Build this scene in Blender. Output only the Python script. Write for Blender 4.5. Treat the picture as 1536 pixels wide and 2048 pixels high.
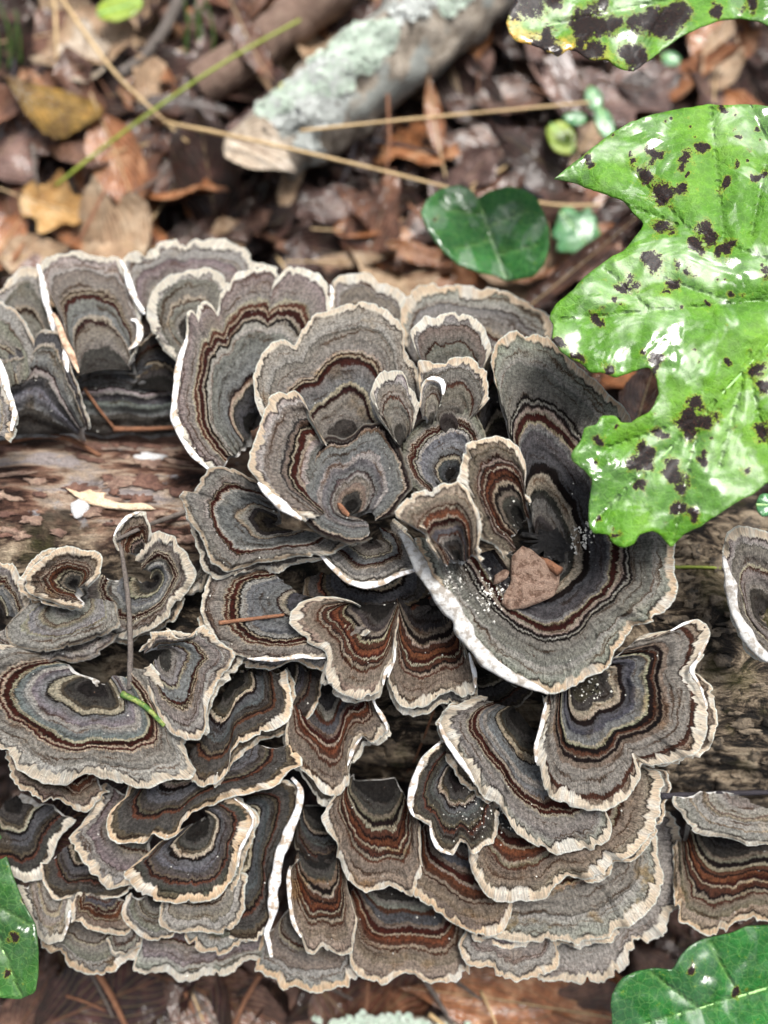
import bpy, math, random
import numpy as np
from mathutils import Vector, Matrix
from mathutils.geometry import delaunay_2d_cdt

random.seed(7); RNG = np.random.default_rng(7)
for o in list(bpy.data.objects): bpy.data.objects.remove(o)
SC = bpy.context.scene
COL = SC.collection
MM = 0.001

# ------------------------------------------------------------------ camera
TILT = math.radians(13); DIST = 215.0; FOCUS_Z = 100.0
CAM = np.array([0.0, -DIST*math.sin(TILT), FOCUS_Z + DIST*math.cos(TILT)])
LENS = 37.7
cd = bpy.data.cameras.new('camera'); cam = bpy.data.objects.new('camera', cd); COL.objects.link(cam)
cam.location = Vector(CAM)*MM; cam.rotation_euler = (TILT, 0, 0)
cd.sensor_fit = 'HORIZONTAL'; cd.sensor_width = 36; cd.lens = LENS
cd.clip_start = 0.005; cd.clip_end = 200
cd.dof.use_dof = True; cd.dof.focus_distance = 0.205; cd.dof.aperture_fstop = 7.6; cd.dof.aperture_blades = 0
SC.camera = cam

# ------------------------------------------------------------------ overcast daylight
EL, AZ = math.radians(62), math.radians(33)
w = bpy.data.worlds.new('World'); SC.world = w; w.use_nodes = True
nt = w.node_tree; nt.nodes.clear()
sky = nt.nodes.new('ShaderNodeTexSky'); sky.sky_type = 'NISHITA'; sky.sun_disc = False
sky.sun_elevation = EL; sky.sun_rotation = AZ; sky.dust_density = 4; sky.air_density = 1.0; sky.ozone_density = 1
hs = nt.nodes.new('ShaderNodeHueSaturation'); hs.inputs['Saturation'].default_value = 0.30   # cloud cover takes the blue out
bg = nt.nodes.new('ShaderNodeBackground'); bg.inputs['Strength'].default_value = 0.05
wo = nt.nodes.new('ShaderNodeOutputWorld')
nt.links.new(sky.outputs[0], hs.inputs['Color']); nt.links.new(hs.outputs[0], bg.inputs['Color']); nt.links.new(bg.outputs[0], wo.inputs[0])
sl = bpy.data.lights.new('sun', 'SUN'); sun = bpy.data.objects.new('sun', sl); COL.objects.link(sun)
sl.energy = 1.5; sl.angle = math.radians(25); sl.color = (1.0, 0.965, 0.92)
sd = Vector((math.sin(AZ)*math.cos(EL), math.cos(AZ)*math.cos(EL), math.sin(EL)))
sun.rotation_euler = sd.to_track_quat('Z', 'Y').to_euler(); sun.location = sd*2
SC.view_settings.view_transform = 'Standard'; SC.view_settings.look = 'None'
SC.view_settings.exposure = 2.12; SC.view_settings.gamma = 1
SC.cycles.use_denoising = True
SC.cycles.max_bounces = 5; SC.cycles.diffuse_bounces = 3; SC.cycles.glossy_bounces = 3

# ------------------------------------------------------------------ picture <-> place: a point seen at pixel (x, y) that stands at height z (mm)
FPX = LENS/36*1536
CT, ST = math.cos(TILT), math.sin(TILT)
def P(px, py, z):
    px = np.asarray(px, float); py = np.asarray(py, float); z = np.asarray(z, float)
    dx = (px-768)/FPX; dy = -(py-1024)/FPX; dz = -1.0
    wy = dy*CT - dz*ST; wz = dy*ST + dz*CT
    t = (z-CAM[2])/wz
    return np.stack([CAM[0]+dx*t, CAM[1]+wy*t, z+0*t], -1)
def proj(p):
    d = p-CAM; y = d[1]*CT+d[2]*ST; z = -d[1]*ST+d[2]*CT
    return 768+FPX*d[0]/-z, 1024-FPX*y/-z

# ------------------------------------------------------------------ noise
_T = RNG.random(4096)
def n1(x, seed=0):
    x = np.asarray(x, float)+seed*37.13+1000; i = np.floor(x).astype(int); f = x-i; f = f*f*(3-2*f)
    return _T[i % 4096]*(1-f)+_T[(i+1) % 4096]*f-0.5
def _h(i, j, s): return _T[(i*131+j*719+s*1013+((i*j) & 255)*17) % 4096]
def n2(x, y, seed=0):
    x = np.asarray(x, float)+500; y = np.asarray(y, float)+500
    i = np.floor(x).astype(int); j = np.floor(y).astype(int); fx = x-i; fy = y-j
    fx = fx*fx*(3-2*fx); fy = fy*fy*(3-2*fy)
    return (_h(i, j, seed)*(1-fx)+_h(i+1, j, seed)*fx)*(1-fy)+(_h(i, j+1, seed)*(1-fx)+_h(i+1, j+1, seed)*fx)*fy-0.5
def fb2(x, y, seed=0, o=4):
    r = 0; a = 1.0
    for k in range(o): r = r+a*n2(np.asarray(x)*2**k, np.asarray(y)*2**k, seed+k); a *= .5
    return r

# ------------------------------------------------------------------ objects
def mesh(name, V, F, mats=None, smooth=True):
    m = bpy.data.meshes.new(name)
    V = np.asarray(V, np.float32)*MM
    if isinstance(F, np.ndarray):
        n, k = F.shape
        m.vertices.add(len(V)); m.vertices.foreach_set('co', V.ravel())
        m.loops.add(n*k); m.loops.foreach_set('vertex_index', F.ravel().astype(np.int32))
        m.polygons.add(n); m.polygons.foreach_set('loop_start', np.arange(0, n*k, k, dtype=np.int32))
        m.update(calc_edges=True)
    else:
        m.from_pydata([tuple(v) for v in V], [], [tuple(int(i) for i in f) for f in F]); m.update()
    m.shade_smooth() if smooth else None
    if mats: m.materials.append(mats)
    return m
def obj(name, me, parent=None, loc=None):
    o = bpy.data.objects.new(name, me); COL.objects.link(o)
    if parent is not None: o.parent = parent
    if loc is not None: o.location = Vector(loc)*MM
    return o
def tag(o, label=None, cat=None, group=None, kind=None):
    if label: o['label'] = label
    if cat: o['category'] = cat
    if group: o['group'] = group
    if kind: o['kind'] = kind
    return o
def thing(name, loc, label, cat, group=None):
    o = bpy.data.objects.new(name, None); COL.objects.link(o); o.location = Vector([float(c) for c in loc])*MM
    o.empty_display_size = .005
    return tag(o, label, cat, group)
def gridF(nu, nv):
    i = np.arange(nu-1)[:, None]; j = np.arange(nv-1)[None, :]
    a = i*nv+j
    return np.stack([a, a+nv, a+nv+1, a+1], -1).reshape(-1, 4)
def attr(m, name, typ, data):
    a = m.attributes.new(name, typ, 'POINT')
    a.data.foreach_set('vector' if typ == 'FLOAT_VECTOR' else 'value', np.asarray(data, np.float32).ravel())

# ------------------------------------------------------------------ material helpers
def lin(r, g, b, k=1.0):
    f = lambda c: (c/255/12.92 if c/255 <= .04045 else ((c/255+.055)/1.055)**2.4)*k
    return (min(f(r), .9), min(f(g), .9), min(f(b), .9), 1)
class NT:
    def __init__(s, name):
        s.m = bpy.data.materials.new(name); s.m.use_nodes = True; s.t = s.m.node_tree; s.t.nodes.clear()
        s.out = s.t.nodes.new('ShaderNodeOutputMaterial'); s.b = s.t.nodes.new('ShaderNodeBsdfPrincipled')
        s.t.links.new(s.b.outputs[0], s.out.inputs[0])
    def n(s, typ, **k):
        x = s.t.nodes.new('ShaderNode'+typ)
        for a, v in k.items(): setattr(x, a, v)
        return x
    def set(s, sock, v):
        if hasattr(v, 'is_output') or isinstance(v, bpy.types.NodeSocket): s.t.links.new(v, sock)
        else: sock.default_value = v
    def math(s, op, a, b=0.0, c=None, clamp=False):
        x = s.n('Math', operation=op, use_clamp=clamp); s.set(x.inputs[0], a); s.set(x.inputs[1], b)
        if c is not None: s.set(x.inputs[2], c)
        return x.outputs[0]
    def rng(s, v, a, b, c=0.0, d=1.0, smooth=True):
        x = s.n('MapRange', interpolation_type='SMOOTHSTEP' if smooth else 'LINEAR'); s.set(x.inputs[0], v)
        for i, q in enumerate((a, b, c, d)): s.set(x.inputs[i+1], q)
        return x.outputs[0]
    def mix(s, f, a, b, mode='MIX'):
        x = s.n('Mix', data_type='RGBA', blend_type=mode); s.set(x.inputs[0], f); s.set(x.inputs[6], a); s.set(x.inputs[7], b)
        return x.outputs[2]
    def grey(s, v):
        x = s.n('CombineColor'); [s.set(x.inputs[i], v) for i in range(3)]; return x.outputs[0]
    def vec(s, x, y, z=0.0):
        c = s.n('CombineXYZ'); s.set(c.inputs[0], x); s.set(c.inputs[1], y); s.set(c.inputs[2], z); return c.outputs[0]
    def mm(s, off=0.0):            # object coordinates in millimetres
        c = s.n('TexCoord'); m = s.n('Mapping'); s.t.links.new(c.outputs['Object'], m.inputs[0])
        m.inputs['Scale'].default_value = (1000, 1000, 1000); m.inputs['Location'].default_value = (off, off*.7, off*.3)
        return m.outputs[0]
    def noise(s, vec, scale, detail=3, rough=.55, dist=0.0, col=False):
        x = s.n('TexNoise'); s.t.links.new(vec, x.inputs['Vector']); x.inputs['Scale'].default_value = scale
        x.inputs['Detail'].default_value = detail; x.inputs['Roughness'].default_value = rough; x.inputs['Distortion'].default_value = dist
        return x.outputs[1 if col else 0]
    def ramp(s, v, stops):
        x = s.n('ValToRGB'); s.set(x.inputs[0], v); e = x.color_ramp.elements
        stops = sorted(stops, key=lambda q: q[0])[:32]
        e[0].position, e[0].color = stops[0]; e[1].position, e[1].color = stops[-1]
        for p, c in stops[1:-1]: q = e.new(p); q.color = c
        return x.outputs[0]
    def attr(s, name, out='Fac'):
        x = s.n('Attribute', attribute_name=name); return x.outputs[out]
    def bump(s, h, dist, strength=1.0, normal=None):
        x = s.n('Bump'); s.set(x.inputs['Height'], h); x.inputs['Distance'].default_value = dist; x.inputs['Strength'].default_value = strength
        if normal is not None: s.set(x.inputs['Normal'], normal)
        return x.outputs[0]
    def done(s, color=None, rough=.7, normal=None, spec=.5, **k):
        if color is not None: s.set(s.b.inputs['Base Color'], color)
        s.set(s.b.inputs['Roughness'], rough); s.b.inputs['Specular IOR Level'].default_value = spec
        if normal is not None: s.set(s.b.inputs['Normal'], normal)
        for a, v in k.items(): s.set(s.b.inputs[a.replace('_', ' ')], v)
        return s.m

G = 0.66
CK = dict(
    dark=lin(42, 39, 37, G), char=lin(84, 80, 77, G), grey=lin(174, 167, 159, G), lgrey=lin(214, 209, 202, G), blue=lin(152, 154, 154, G),
    dblue=lin(100, 100, 104, G), beige=lin(222, 210, 186, G), sand=lin(226, 210, 184, G), red=lin(70, 28, 19, G), drk=lin(28, 13, 11, G), rust=lin(128, 78, 52, G),
    brown=lin(98, 62, 46, G), wine=lin(62, 30, 27, G), taupe=lin(162, 146, 131, G), warm=lin(192, 174, 156, G), olive=lin(104, 94, 78, G), cream=lin(205, 190, 160, G))

# band sequences from the base of a cap to its rim; the margin itself comes from the distance to the rim
STY = {
 'classic': [(0, 'dark'), (.14, 'char'), (.24, 'olive'), (.28, 'beige'), (.33, 'drk'), (.355, 'blue'), (.46, 'lgrey'), (.52, 'blue'), (.585, 'beige'), (.61, 'red'), (.66, 'sand'), (.675, 'red'), (.70, 'beige'), (.72, 'grey'), (.86, 'lgrey')],
 'blue':    [(0, 'dark'), (.12, 'dblue'), (.26, 'beige'), (.31, 'wine'), (.335, 'blue'), (.60, 'lgrey'), (.655, 'drk'), (.68, 'beige'), (.70, 'red'), (.745, 'sand'), (.76, 'brown'), (.79, 'beige'), (.81, 'grey')],
 'brown':   [(0, 'dark'), (.16, 'char'), (.28, 'grey'), (.36, 'brown'), (.40, 'dblue'), (.48, 'taupe'), (.52, 'red'), (.58, 'sand'), (.60, 'rust'), (.65, 'brown'), (.69, 'warm'), (.72, 'brown'), (.745, 'taupe'), (.86, 'warm')],
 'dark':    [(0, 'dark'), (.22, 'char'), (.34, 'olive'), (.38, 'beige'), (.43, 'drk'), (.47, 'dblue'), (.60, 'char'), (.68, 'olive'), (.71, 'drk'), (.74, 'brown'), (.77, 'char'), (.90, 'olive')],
 'grey':    [(0, 'char'), (.20, 'grey'), (.38, 'wine'), (.41, 'beige'), (.44, 'blue'), (.58, 'red'), (.625, 'sand'), (.64, 'brown'), (.66, 'beige'), (.68, 'grey'), (.84, 'lgrey')],
 'plain':   [(0, 'char'), (.3, 'grey'), (.52, 'brown'), (.55, 'beige'), (.58, 'grey'), (.80, 'lgrey')],
 'rusty':   [(0, 'dark'), (.18, 'char'), (.30, 'taupe'), (.36, 'drk'), (.41, 'sand'), (.44, 'brown'), (.485, 'drk'), (.505, 'rust'), (.55, 'red'), (.585, 'beige'), (.605, 'brown'), (.65, 'drk'), (.67, 'warm'), (.70, 'brown'), (.73, 'taupe'), (.86, 'warm')],
 'pale':    [(0, 'grey'), (.25, 'lgrey'), (.45, 'taupe'), (.48, 'sand'), (.55, 'lgrey'), (.72, 'beige'), (.76, 'lgrey')],
 'slate':   [(0, 'char'), (.28, 'blue'), (.45, 'dblue'), (.55, 'lgrey'), (.62, 'wine'), (.64, 'blue'), (.84, 'beige'), (.88, 'dblue')],
 'small':   [(0, 'char'), (.30, 'grey'), (.62, 'brown'), (.66, 'grey'), (.85, 'lgrey')],
 'funnel':  [(0, 'dark'), (.10, 'char'), (.18, 'grey'), (.25, 'char'), (.30, 'beige'), (.37, 'drk'), (.425, 'dblue'), (.56, 'blue'), (.585, 'sand'), (.60, 'red'), (.64, 'beige'), (.665, 'drk'), (.69, 'lgrey'), (.705, 'drk'), (.72, 'grey'), (.86, 'lgrey')],
 'disc':    [(0, 'dark'), (.14, 'char'), (.24, 'taupe'), (.33, 'grey'), (.40, 'lgrey'), (.46, 'wine'), (.475, 'blue'), (.60, 'lgrey'), (.68, 'blue'), (.90, 'beige'), (.93, 'drk'), (.97, 'char')],
 'lobe':    [(0, 'dblue'), (.20, 'blue'), (.34, 'lgrey'), (.42, 'sand'), (.46, 'red'), (.535, 'beige'), (.55, 'drk'), (.58, 'taupe'), (.62, 'char'), (.65, 'grey'), (.85, 'lgrey')],
 'choc':    [(0, 'olive'), (.16, 'char'), (.24, 'beige'), (.31, 'drk'), (.36, 'dblue'), (.44, 'blue'), (.51, 'beige'), (.535, 'drk'), (.58, 'brown'), (.60, 'taupe'), (.615, 'drk'), (.655, 'taupe'), (.70, 'grey'), (.86, 'brown'), (.90, 'warm')],
 'rosette': [(0, 'char'), (.12, 'olive'), (.22, 'char'), (.30, 'lgrey'), (.36, 'beige'), (.395, 'wine'), (.41, 'blue'), (.62, 'lgrey'), (.655, 'sand'), (.67, 'red'), (.715, 'beige'), (.725, 'char'), (.745, 'lgrey'), (.765, 'grey')],
}
STY = {k: [q for q in v if q[1] not in ('x',)] for k, v in STY.items()}
def fungus_mat(style, R, seed, mw=2.4, cream=1.0, stain=.25, gain=1.0, pale=None):
    s = NT('cap_' + style)
    r = random.Random(seed)
    sh = (r.random()-.5)*.04; stops = []
    for i, (p, c) in enumerate(STY[style]):
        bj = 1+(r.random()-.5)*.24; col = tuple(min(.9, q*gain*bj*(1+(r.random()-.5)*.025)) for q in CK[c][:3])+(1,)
        p2 = 0 if i == 0 else min(.985, p+sh+(r.random()-.5)*.008)
        if i:
            if i > 1 and len(stops) + 2*(len(STY[style])-i) < 28 and sum(col[:3]) > sum(prev[:3])*1.3: stops.append((p2-.020, prev)); stops.append((p2-.014, tuple(q*.5 for q in prev[:3])+(1,))); prev = stops[-1][1]
            stops.append((p2-.003, prev)); stops.append((p2+.003, col))
        else: stops.append((0, col))
        prev = tuple(q*(.88+r.random()*.2) for q in col[:3])+(1,)
    stops.append((1, prev))
    fib = s.attr('fib', 'Vector'); b = s.attr('b'); d = s.attr('d'); pos = s.mm(seed*13.7)
    sep = s.n('SeparateXYZ'); s.t.links.new(fib, sep.inputs[0]); S_, R_ = sep.outputs[0], sep.outputs[1]
    fine = s.noise(s.vec(s.math('MULTIPLY', S_, 3.0), s.math('MULTIPLY', R_, .35), seed*1.3), 1, 3, .65)
    mid = s.noise(s.vec(s.math('MULTIPLY', S_, .8), s.math('MULTIPLY', R_, .10), seed*2.1), 1, 3, .6)
    low = s.noise(pos, .16, 3, .55)
    wob = s.math('ADD', s.math('MULTIPLY', s.math('SUBTRACT', fine, .5), 1.5), s.math('MULTIPLY', s.math('SUBTRACT', mid, .5), 1.3))
    wob = s.math('ADD', wob, s.math('MULTIPLY', s.math('SUBTRACT', low, .5), 3.2))
    bb = s.math('ADD', b, s.math('DIVIDE', wob, float(R)))
    col = s.ramp(bb, stops)
    # thin extra growth lines
    wv = s.noise(s.vec(s.math('MULTIPLY', S_, .05), s.math('ADD', s.math('MULTIPLY', bb, R*1.15), seed*3.3), 0.0), .6, 4, .78)
    col = s.mix(1.0, col, s.ramp(wv, [(.30, (.16, .10, .07, 1)), (.41, (.42, .31, .25, 1)), (.44, (1.0, .97, .94, 1)), (.60, (1.0, 1.0, 1.0, 1)), (.72, (.70, .62, .56, 1))]), 'MULTIPLY')
    # rusty stains and bluish bloom with shapes of their own
    st = s.rng(s.noise(pos, .11, 4, .6), .56, .68); col = s.mix(s.math('MULTIPLY', st, stain), col, s.mix(1.0, col, lin(240, 208, 166, 1.1), 'MULTIPLY'))
    mott = s.noise(pos, 1.25, 6, .78)
    col = s.mix(1.0, col, s.grey(s.rng(mott, .36, .64, .52, 1.46)), 'MULTIPLY')
    strk = s.noise(s.vec(s.math('MULTIPLY', S_, 1.9), s.math('MULTIPLY', R_, .16), seed*5.0), 1, 4, .7)
    col = s.mix(1.0, col, s.grey(s.rng(strk, .3, .7, .74, 1.24)), 'MULTIPLY')
    # margin
    dd = s.math('ADD', d, s.math('ADD', s.math('MULTIPLY', s.math('SUBTRACT', fine, .5), 1.0), s.math('MULTIPLY', s.math('SUBTRACT', mid, .5), 1.0)))
    rimn = s.noise(s.vec(s.math('MULTIPLY', S_, .15), seed*4.1, 0.0), 1, 3, .65)
    mwn = s.math('MULTIPLY', s.math('MULTIPLY', s.rng(mid, .3, .7, .8, 1.2), s.rng(rimn, .34, .62, .25, 1.1)), mw)
    mc = s.ramp(s.math('DIVIDE', dd, mw*1.3), [(0, lin(250, 244, 232)), (.03, lin(240, 224, 200)), (.10, lin(224, 192, 154)), (.36, lin(232, 200, 162)), (.62, lin(238, 216, 186)), (.9, lin(186, 150, 116)), (1, lin(150, 112, 84))])
    mc = s.mix(.15+r.random()**1.5*.6 if pale is None else pale, mc, lin(248, 240, 226)); mc = s.mix(s.rng(rimn, .52, .66), mc, s.mix(.6, mc, lin(250, 245, 236)))
    bw = s.n('RGBToBW'); s.t.links.new(col, bw.inputs[0])
    mc = s.mix(1.0, mc, s.grey(s.rng(fine, .32, .68, .84, 1.30)), 'MULTIPLY')
    line = s.math('MULTIPLY', s.rng(dd, s.math('ADD', mwn, .95), s.math('ADD', mwn, .3)), s.rng(low, .36, .60, .0, .9))
    col = s.mix(line, col, lin(48, 30, 28, .6))
    col = s.mix(s.math('MULTIPLY', s.rng(dd, s.math('ADD', mwn, .25), s.math('SUBTRACT', mwn, .25)), cream), col, mc)
    fuzz = s.noise(pos, 5.0, 3, .7)
    h = s.math('ADD', s.math('MULTIPLY', strk, 1.1), s.math('MULTIPLY', mott, .75)); h = s.math('ADD', h, s.math('MULTIPLY', fuzz, .35))
    h = s.math('ADD', h, s.math('MULTIPLY', wv, .5)); h = s.math('ADD', h, s.math('MULTIPLY', bw.outputs[0], 1.0))
    return s.done(col, .8, s.bump(h, .0013, 1.0), .14)

def pore_mat(name='pore_white', c1=(236, 236, 232), c2=(196, 190, 178)):
    s = NT(name); p = s.mm()
    n = s.noise(p, .5, 4, .6); f = s.noise(p, 6, 2, .5)
    c = s.mix(s.rng(n, .42, .64), lin(*c1, .8), lin(*c2, .8)); c = s.mix(1, c, s.grey(s.rng(f, .3, .7, .85, 1.1)), 'MULTIPLY')
    return s.done(c, .62, s.bump(s.math('ADD', n, s.math('MULTIPLY', f, .3)), .0006), .3)
M_PORE = pore_mat(c1=(206, 205, 202), c2=(150, 143, 134)); M_EDGE = pore_mat('pore_edge', (244, 245, 246), (176, 158, 138)); M_PINK = pore_mat('pore_tan', (214, 186, 160), (160, 124, 98))

# ------------------------------------------------------------------ the colony
def H(px, py):                     # envelope of the colony over the log, mm above the ground
    py = np.asarray(py, float); u = np.clip((1000-py)/500, 0, 3); l = np.clip((py-1000)/950, 0, 3)
    return 95-16*u**2-29*l**1.5
LS = 4.6
def resample(pts, n=None, step=None):
    pts = np.asarray(pts, float); seg = np.hypot(*(pts[1:]-pts[:-1]).T); t = np.r_[0, np.cumsum(seg)]
    if n is None: n = max(2, int(t[-1]/step)+1)
    q = np.linspace(0, t[-1], n)
    return np.stack([np.interp(q, t, pts[:, k]) for k in range(pts.shape[1])], -1), q
def smooth(a, sig):
    if sig < .3: return a
    k = int(sig*3)+1; x = np.arange(-k, k+1); g = np.exp(-x**2/2/sig**2); g /= g.sum()
    pre = 2*a[0]-a[1:k+1][::-1] if len(a) > k else None
    post = 2*a[-1]-a[-k-1:-1][::-1]
    A = np.concatenate([pre, a, post]); return np.stack([np.convolve(A[:, c], g, 'valid') for c in range(a.shape[1])], -1)
def gnormals(Pt):
    du = np.gradient(Pt, axis=0); dv = np.gradient(Pt, axis=1)
    n = np.cross(dv, du); n /= np.linalg.norm(n, axis=2, keepdims=True)+1e-9
    s = np.sign(np.median(n[..., 2])); return n*(s if s else 1)
SURF = {}
def ribbon(pts3, wid, name, mat, parent, origin, flat=.4, up=None, bumpy=.08, seed=0):
    """rounded, tapering strip along a 3-D line: section is an ellipse"""
    pts3 = np.asarray(pts3, float); n = len(pts3); T = np.gradient(pts3, axis=0); T /= np.linalg.norm(T, axis=1, keepdims=True)+1e-9
    upv = np.array([0, -ST*0, 1.0]) if up is None else up
    Sd = np.cross(T, upv); Sd /= np.linalg.norm(Sd, axis=1, keepdims=True)+1e-9; U = np.cross(Sd, T)
    k = 8; V = []
    for j in range(k):
        a = 2*math.pi*j/k
        rr = 1+bumpy*2*n1(np.arange(n)*.45, seed+j*3)
        V.append(pts3+Sd*(math.cos(a)*wid/2*rr)[:, None]+U*(math.sin(a)*wid/2*flat*rr)[:, None])
    V = np.stack(V, 1).reshape(-1, 3)-origin
    F = [(i*k+j, (i+1)*k+j, (i+1)*k+(j+1) % k, i*k+(j+1) % k) for i in range(n-1) for j in range(k)]
    F += [tuple(range(k))[::-1], tuple((n-1)*k+j for j in range(k))]
    return obj(name, mesh(name, V, F, mat), parent)

def bracket(key, label, hub, rim, L, style='classic', sink=4.5, mw=2.4, cream=1.0, stain=.25, teeth=.5, ruf=1.0, gain=1.0, rolls=(), lift=0.0, tilt=(0, 0), seed=None, droop=1.0, pale=None):
    seed = (hash_key(key) if seed is None else seed) % 97+3
    rim = np.array(rim, float); bc = np.atleast_2d(np.array(hub, float)); hub = bc.mean(0)
    a_, c_ = (rim-hub)[:-1], (rim-hub)[1:]
    if (a_[:, 0]*c_[:, 1]-a_[:, 1]*c_[:, 0]).sum() < 0: rim, bc = rim[::-1].copy(), bc[::-1].copy()
    R0, q0 = resample(rim, step=2.5); n = len(R0)
    nu = int(np.clip(n, 50, 460)); R0, q = resample(rim, n=nu); du = q[1]
    HB = np.repeat(bc, nu, 0) if len(bc) == 1 else resample(bc, n=nu)[0]
    rad = np.hypot(*(R0-HB).T); Rm = rad.mean(); nv = int(np.clip(Rm/3.0, 22, 84))
    Rd = smooth(R0, 4/du)
    out = (Rd-HB)/(np.hypot(*(Rd-HB).T)[:, None]+1e-6)
    s_mm = q/7.5
    cr = teeth*7.5*(n1(s_mm/.75, seed+31)*.5+n1(s_mm/1.3, seed)*.7+n1(s_mm/2.4, seed+5)*.8+n1(s_mm/6, seed+9)*1.0)
    cr = cr-teeth*9*np.clip((n1(s_mm/2.2, seed+41)-.33)/.12, 0, 1)-teeth*14*np.clip((n1(s_mm/5, seed+43)-.38)/.06, 0, 1)
    Rd = Rd+out*cr[:, None]
    Rs = smooth(R0, .055*nu); Rs2 = smooth(R0, .11*nu)
    v = np.linspace(0.012, 1, nv)**.92
    W = (v**3.5)[None, :, None]; W2 = (v**1.2)[None, :, None]
    base = Rs2[:, None]*(1-W2)+Rs[:, None]*W2
    tgt = base*(1-W)+Rd[:, None]*W
    X = HB[:, None]+v[None, :, None]*(tgt-HB[:, None])
    sv = (q/7.5)[:, None]; we = np.exp(-sv/5)+np.exp(-(sv[-1]-sv)/5); tdir = np.gradient(Rs, axis=0); tdir /= np.hypot(*tdir.T)[:, None]+1e-6
    X = X+tdir[:, None]*(we*22*n1(v*5.5, seed+13)[None, :]*np.sin(np.pi*v)[None, :]**.6+we*8*n1(v*15, seed+14)[None, :])[..., None]*min(1, Rm/90)
    X = X+np.stack([5*fb2(X[..., 0]/45, X[..., 1]/45, 71, 2), 5*fb2(X[..., 0]/45, X[..., 1]/45, 77, 2)], -1)
    notch = np.clip(np.hypot(*(Rs-HB).T)-np.hypot(*(R0-HB).T), -20, 40)/7.5
    vv = v[None, :]
    b = 1-(1-vv)*(1+(np.sqrt(rad/Rm)[:, None]-1)*vv)
    d = (1-vv)*rad[:, None]/7.5
    lx = X[..., 0]; ly = X[..., 1]
    z = H(lx, ly)+L*LS+lift+tilt[0]*(lx-hub[0])/100+tilt[1]*(ly-hub[1])/100
    z = z-sink*(1-vv)**1.6
    z = z+ruf*(2.6*n1(s_mm/10, seed+2)+1.9*n1(s_mm/4.2, seed+3)+.9*n1(s_mm/1.8, seed+21))[:, None]*vv**2.5
    z = z-.30*notch[:, None]*vv**2.5
    z = z+.46*np.sin(2*np.pi*(b*Rm/7.5/3.4)+seed+3*n1(s_mm/14, seed+4)[:, None])*np.sin(np.pi*vv)**.5+1.5*fb2(lx/50, ly/50, seed, 4)
    z = z-1.6*we*np.sin(np.pi*vv*.8)
    z = z-droop*np.clip((vv-.84)/.16, 0, 1)**2
    rr = random.Random(seed)
    for _ in range(max(1, int(q[-1]/170))):                       # radial splits and pleats
        u0 = rr.uniform(8, s_mm[-1]-8) if s_mm[-1] > 18 else s_mm[-1]/2
        a = rr.uniform(.4, 1.1); z = z-a*np.exp(-np.abs(s_mm-u0)/1.2)[:, None]*np.clip((vv-.35)/.4, 0, 1)
        z = z+a*.6*(1/(1+np.exp(-(s_mm-u0)/.35)))[:, None]*np.exp(-np.clip(s_mm-u0, 0, 99)/6)[:, None]*np.clip((vv-.5)/.4, 0, 1)
    Pt = P(lx, ly, z)
    N = gnormals(Pt); ND = N*.35+np.array([0, 0, .65]); ND /= np.linalg.norm(ND, axis=2, keepdims=True)
    o3 = P(hub[0], hub[1], float(H(hub[0], hub[1]))+L*LS-sink); Pl = Pt-o3
    root = thing('bracket_fungus', o3, label, 'fungus', 'turkey tail brackets crowded on the log')
    mat = fungus_mat(style, Rm/7.5, seed+hash_key(key) % 40, mw, cream, stain, gain, pale)
    k = int(nv*.9); TH = .42
    def patch(name, A, NN, bq, dq, sq, mt):
        a, c = A.shape[:2]
        m = mesh(name, A.reshape(-1, 3), gridF(a, c), mt)
        attr(m, 'b', 'FLOAT', bq); attr(m, 'd', 'FLOAT', dq)
        attr(m, 'fib', 'FLOAT_VECTOR', np.stack([sq, bq*Rm/7.5, 0*bq], -1))
        m.normals_split_custom_set_from_vertices(NN.reshape(-1, 3).tolist())
        return obj(name, m, root)
    S2 = np.repeat(s_mm[:, None], nv, 1)
    patch('cap', Pl[:, :k], N[:, :k], np.broadcast_to(b, z.shape)[:, :k], d[:, :k], S2[:, :k], mat)
    # margin: top rows, round lip, first rows underneath
    E = Pl[:, -1]; Nn = ND[:, -1]; O = Pl[:, -1]-Pl[:, -2]; O -= (O*Nn).sum(1, keepdims=True)*Nn; O /= np.linalg.norm(O, axis=1, keepdims=True)+1e-9
    A = [Pl[:, j] for j in range(k-1, nv)]; NB = [N[:, j] for j in range(k-1, nv)]; B = [b[:, j] for j in range(k-1, nv)]; D = [d[:, j] for j in range(k-1, nv)]
    for j, a in enumerate((35, 75, 115, 155, 180)):
        a = math.radians(a); A.append(E-Nn*TH+O*(math.sin(a)*TH*.9)+Nn*(math.cos(a)*TH)); NB.append(O*math.sin(a)+Nn*math.cos(a))
        B.append(B[-1]*0+1); D.append(D[-1]*0-.12*(j+1))
    for j in (2, 4):
        jj = max(0, nv-1-j); A.append(Pl[:, jj]-np.array([0, 0, TH*2])); NB.append(-N[:, jj]); B.append(B[-1]); D.append(D[-1])
    patch('margin', np.stack(A, 1), np.stack(NB, 1), np.stack(B, 1), np.stack(D, 1), np.repeat(s_mm[:, None], len(A), 1), mat)
    # pore surface with the thick foot that joins the log
    iu = np.unique(np.r_[np.arange(0, nu, 4), nu-1]); iv = np.unique(np.r_[np.arange(0, nv-3, 5), nv-3])
    Q = (Pl-np.array([0, 0, TH*2]))[np.ix_(iu, iv)]; vvv = v[iv]; Q = Q-np.array([0, 0, 1])*(1.2*(1-vvv)+11*(1-vvv)**4*np.clip(vvv/.18, 0, 1))[None, :, None]
    m = mesh('pore_surface', Q.reshape(-1, 3), gridF(len(iu), len(iv))[:, ::-1].copy(), M_PORE); obj('pore_surface', m, root)
    SURF[key] = (root, Pt, o3)
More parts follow.
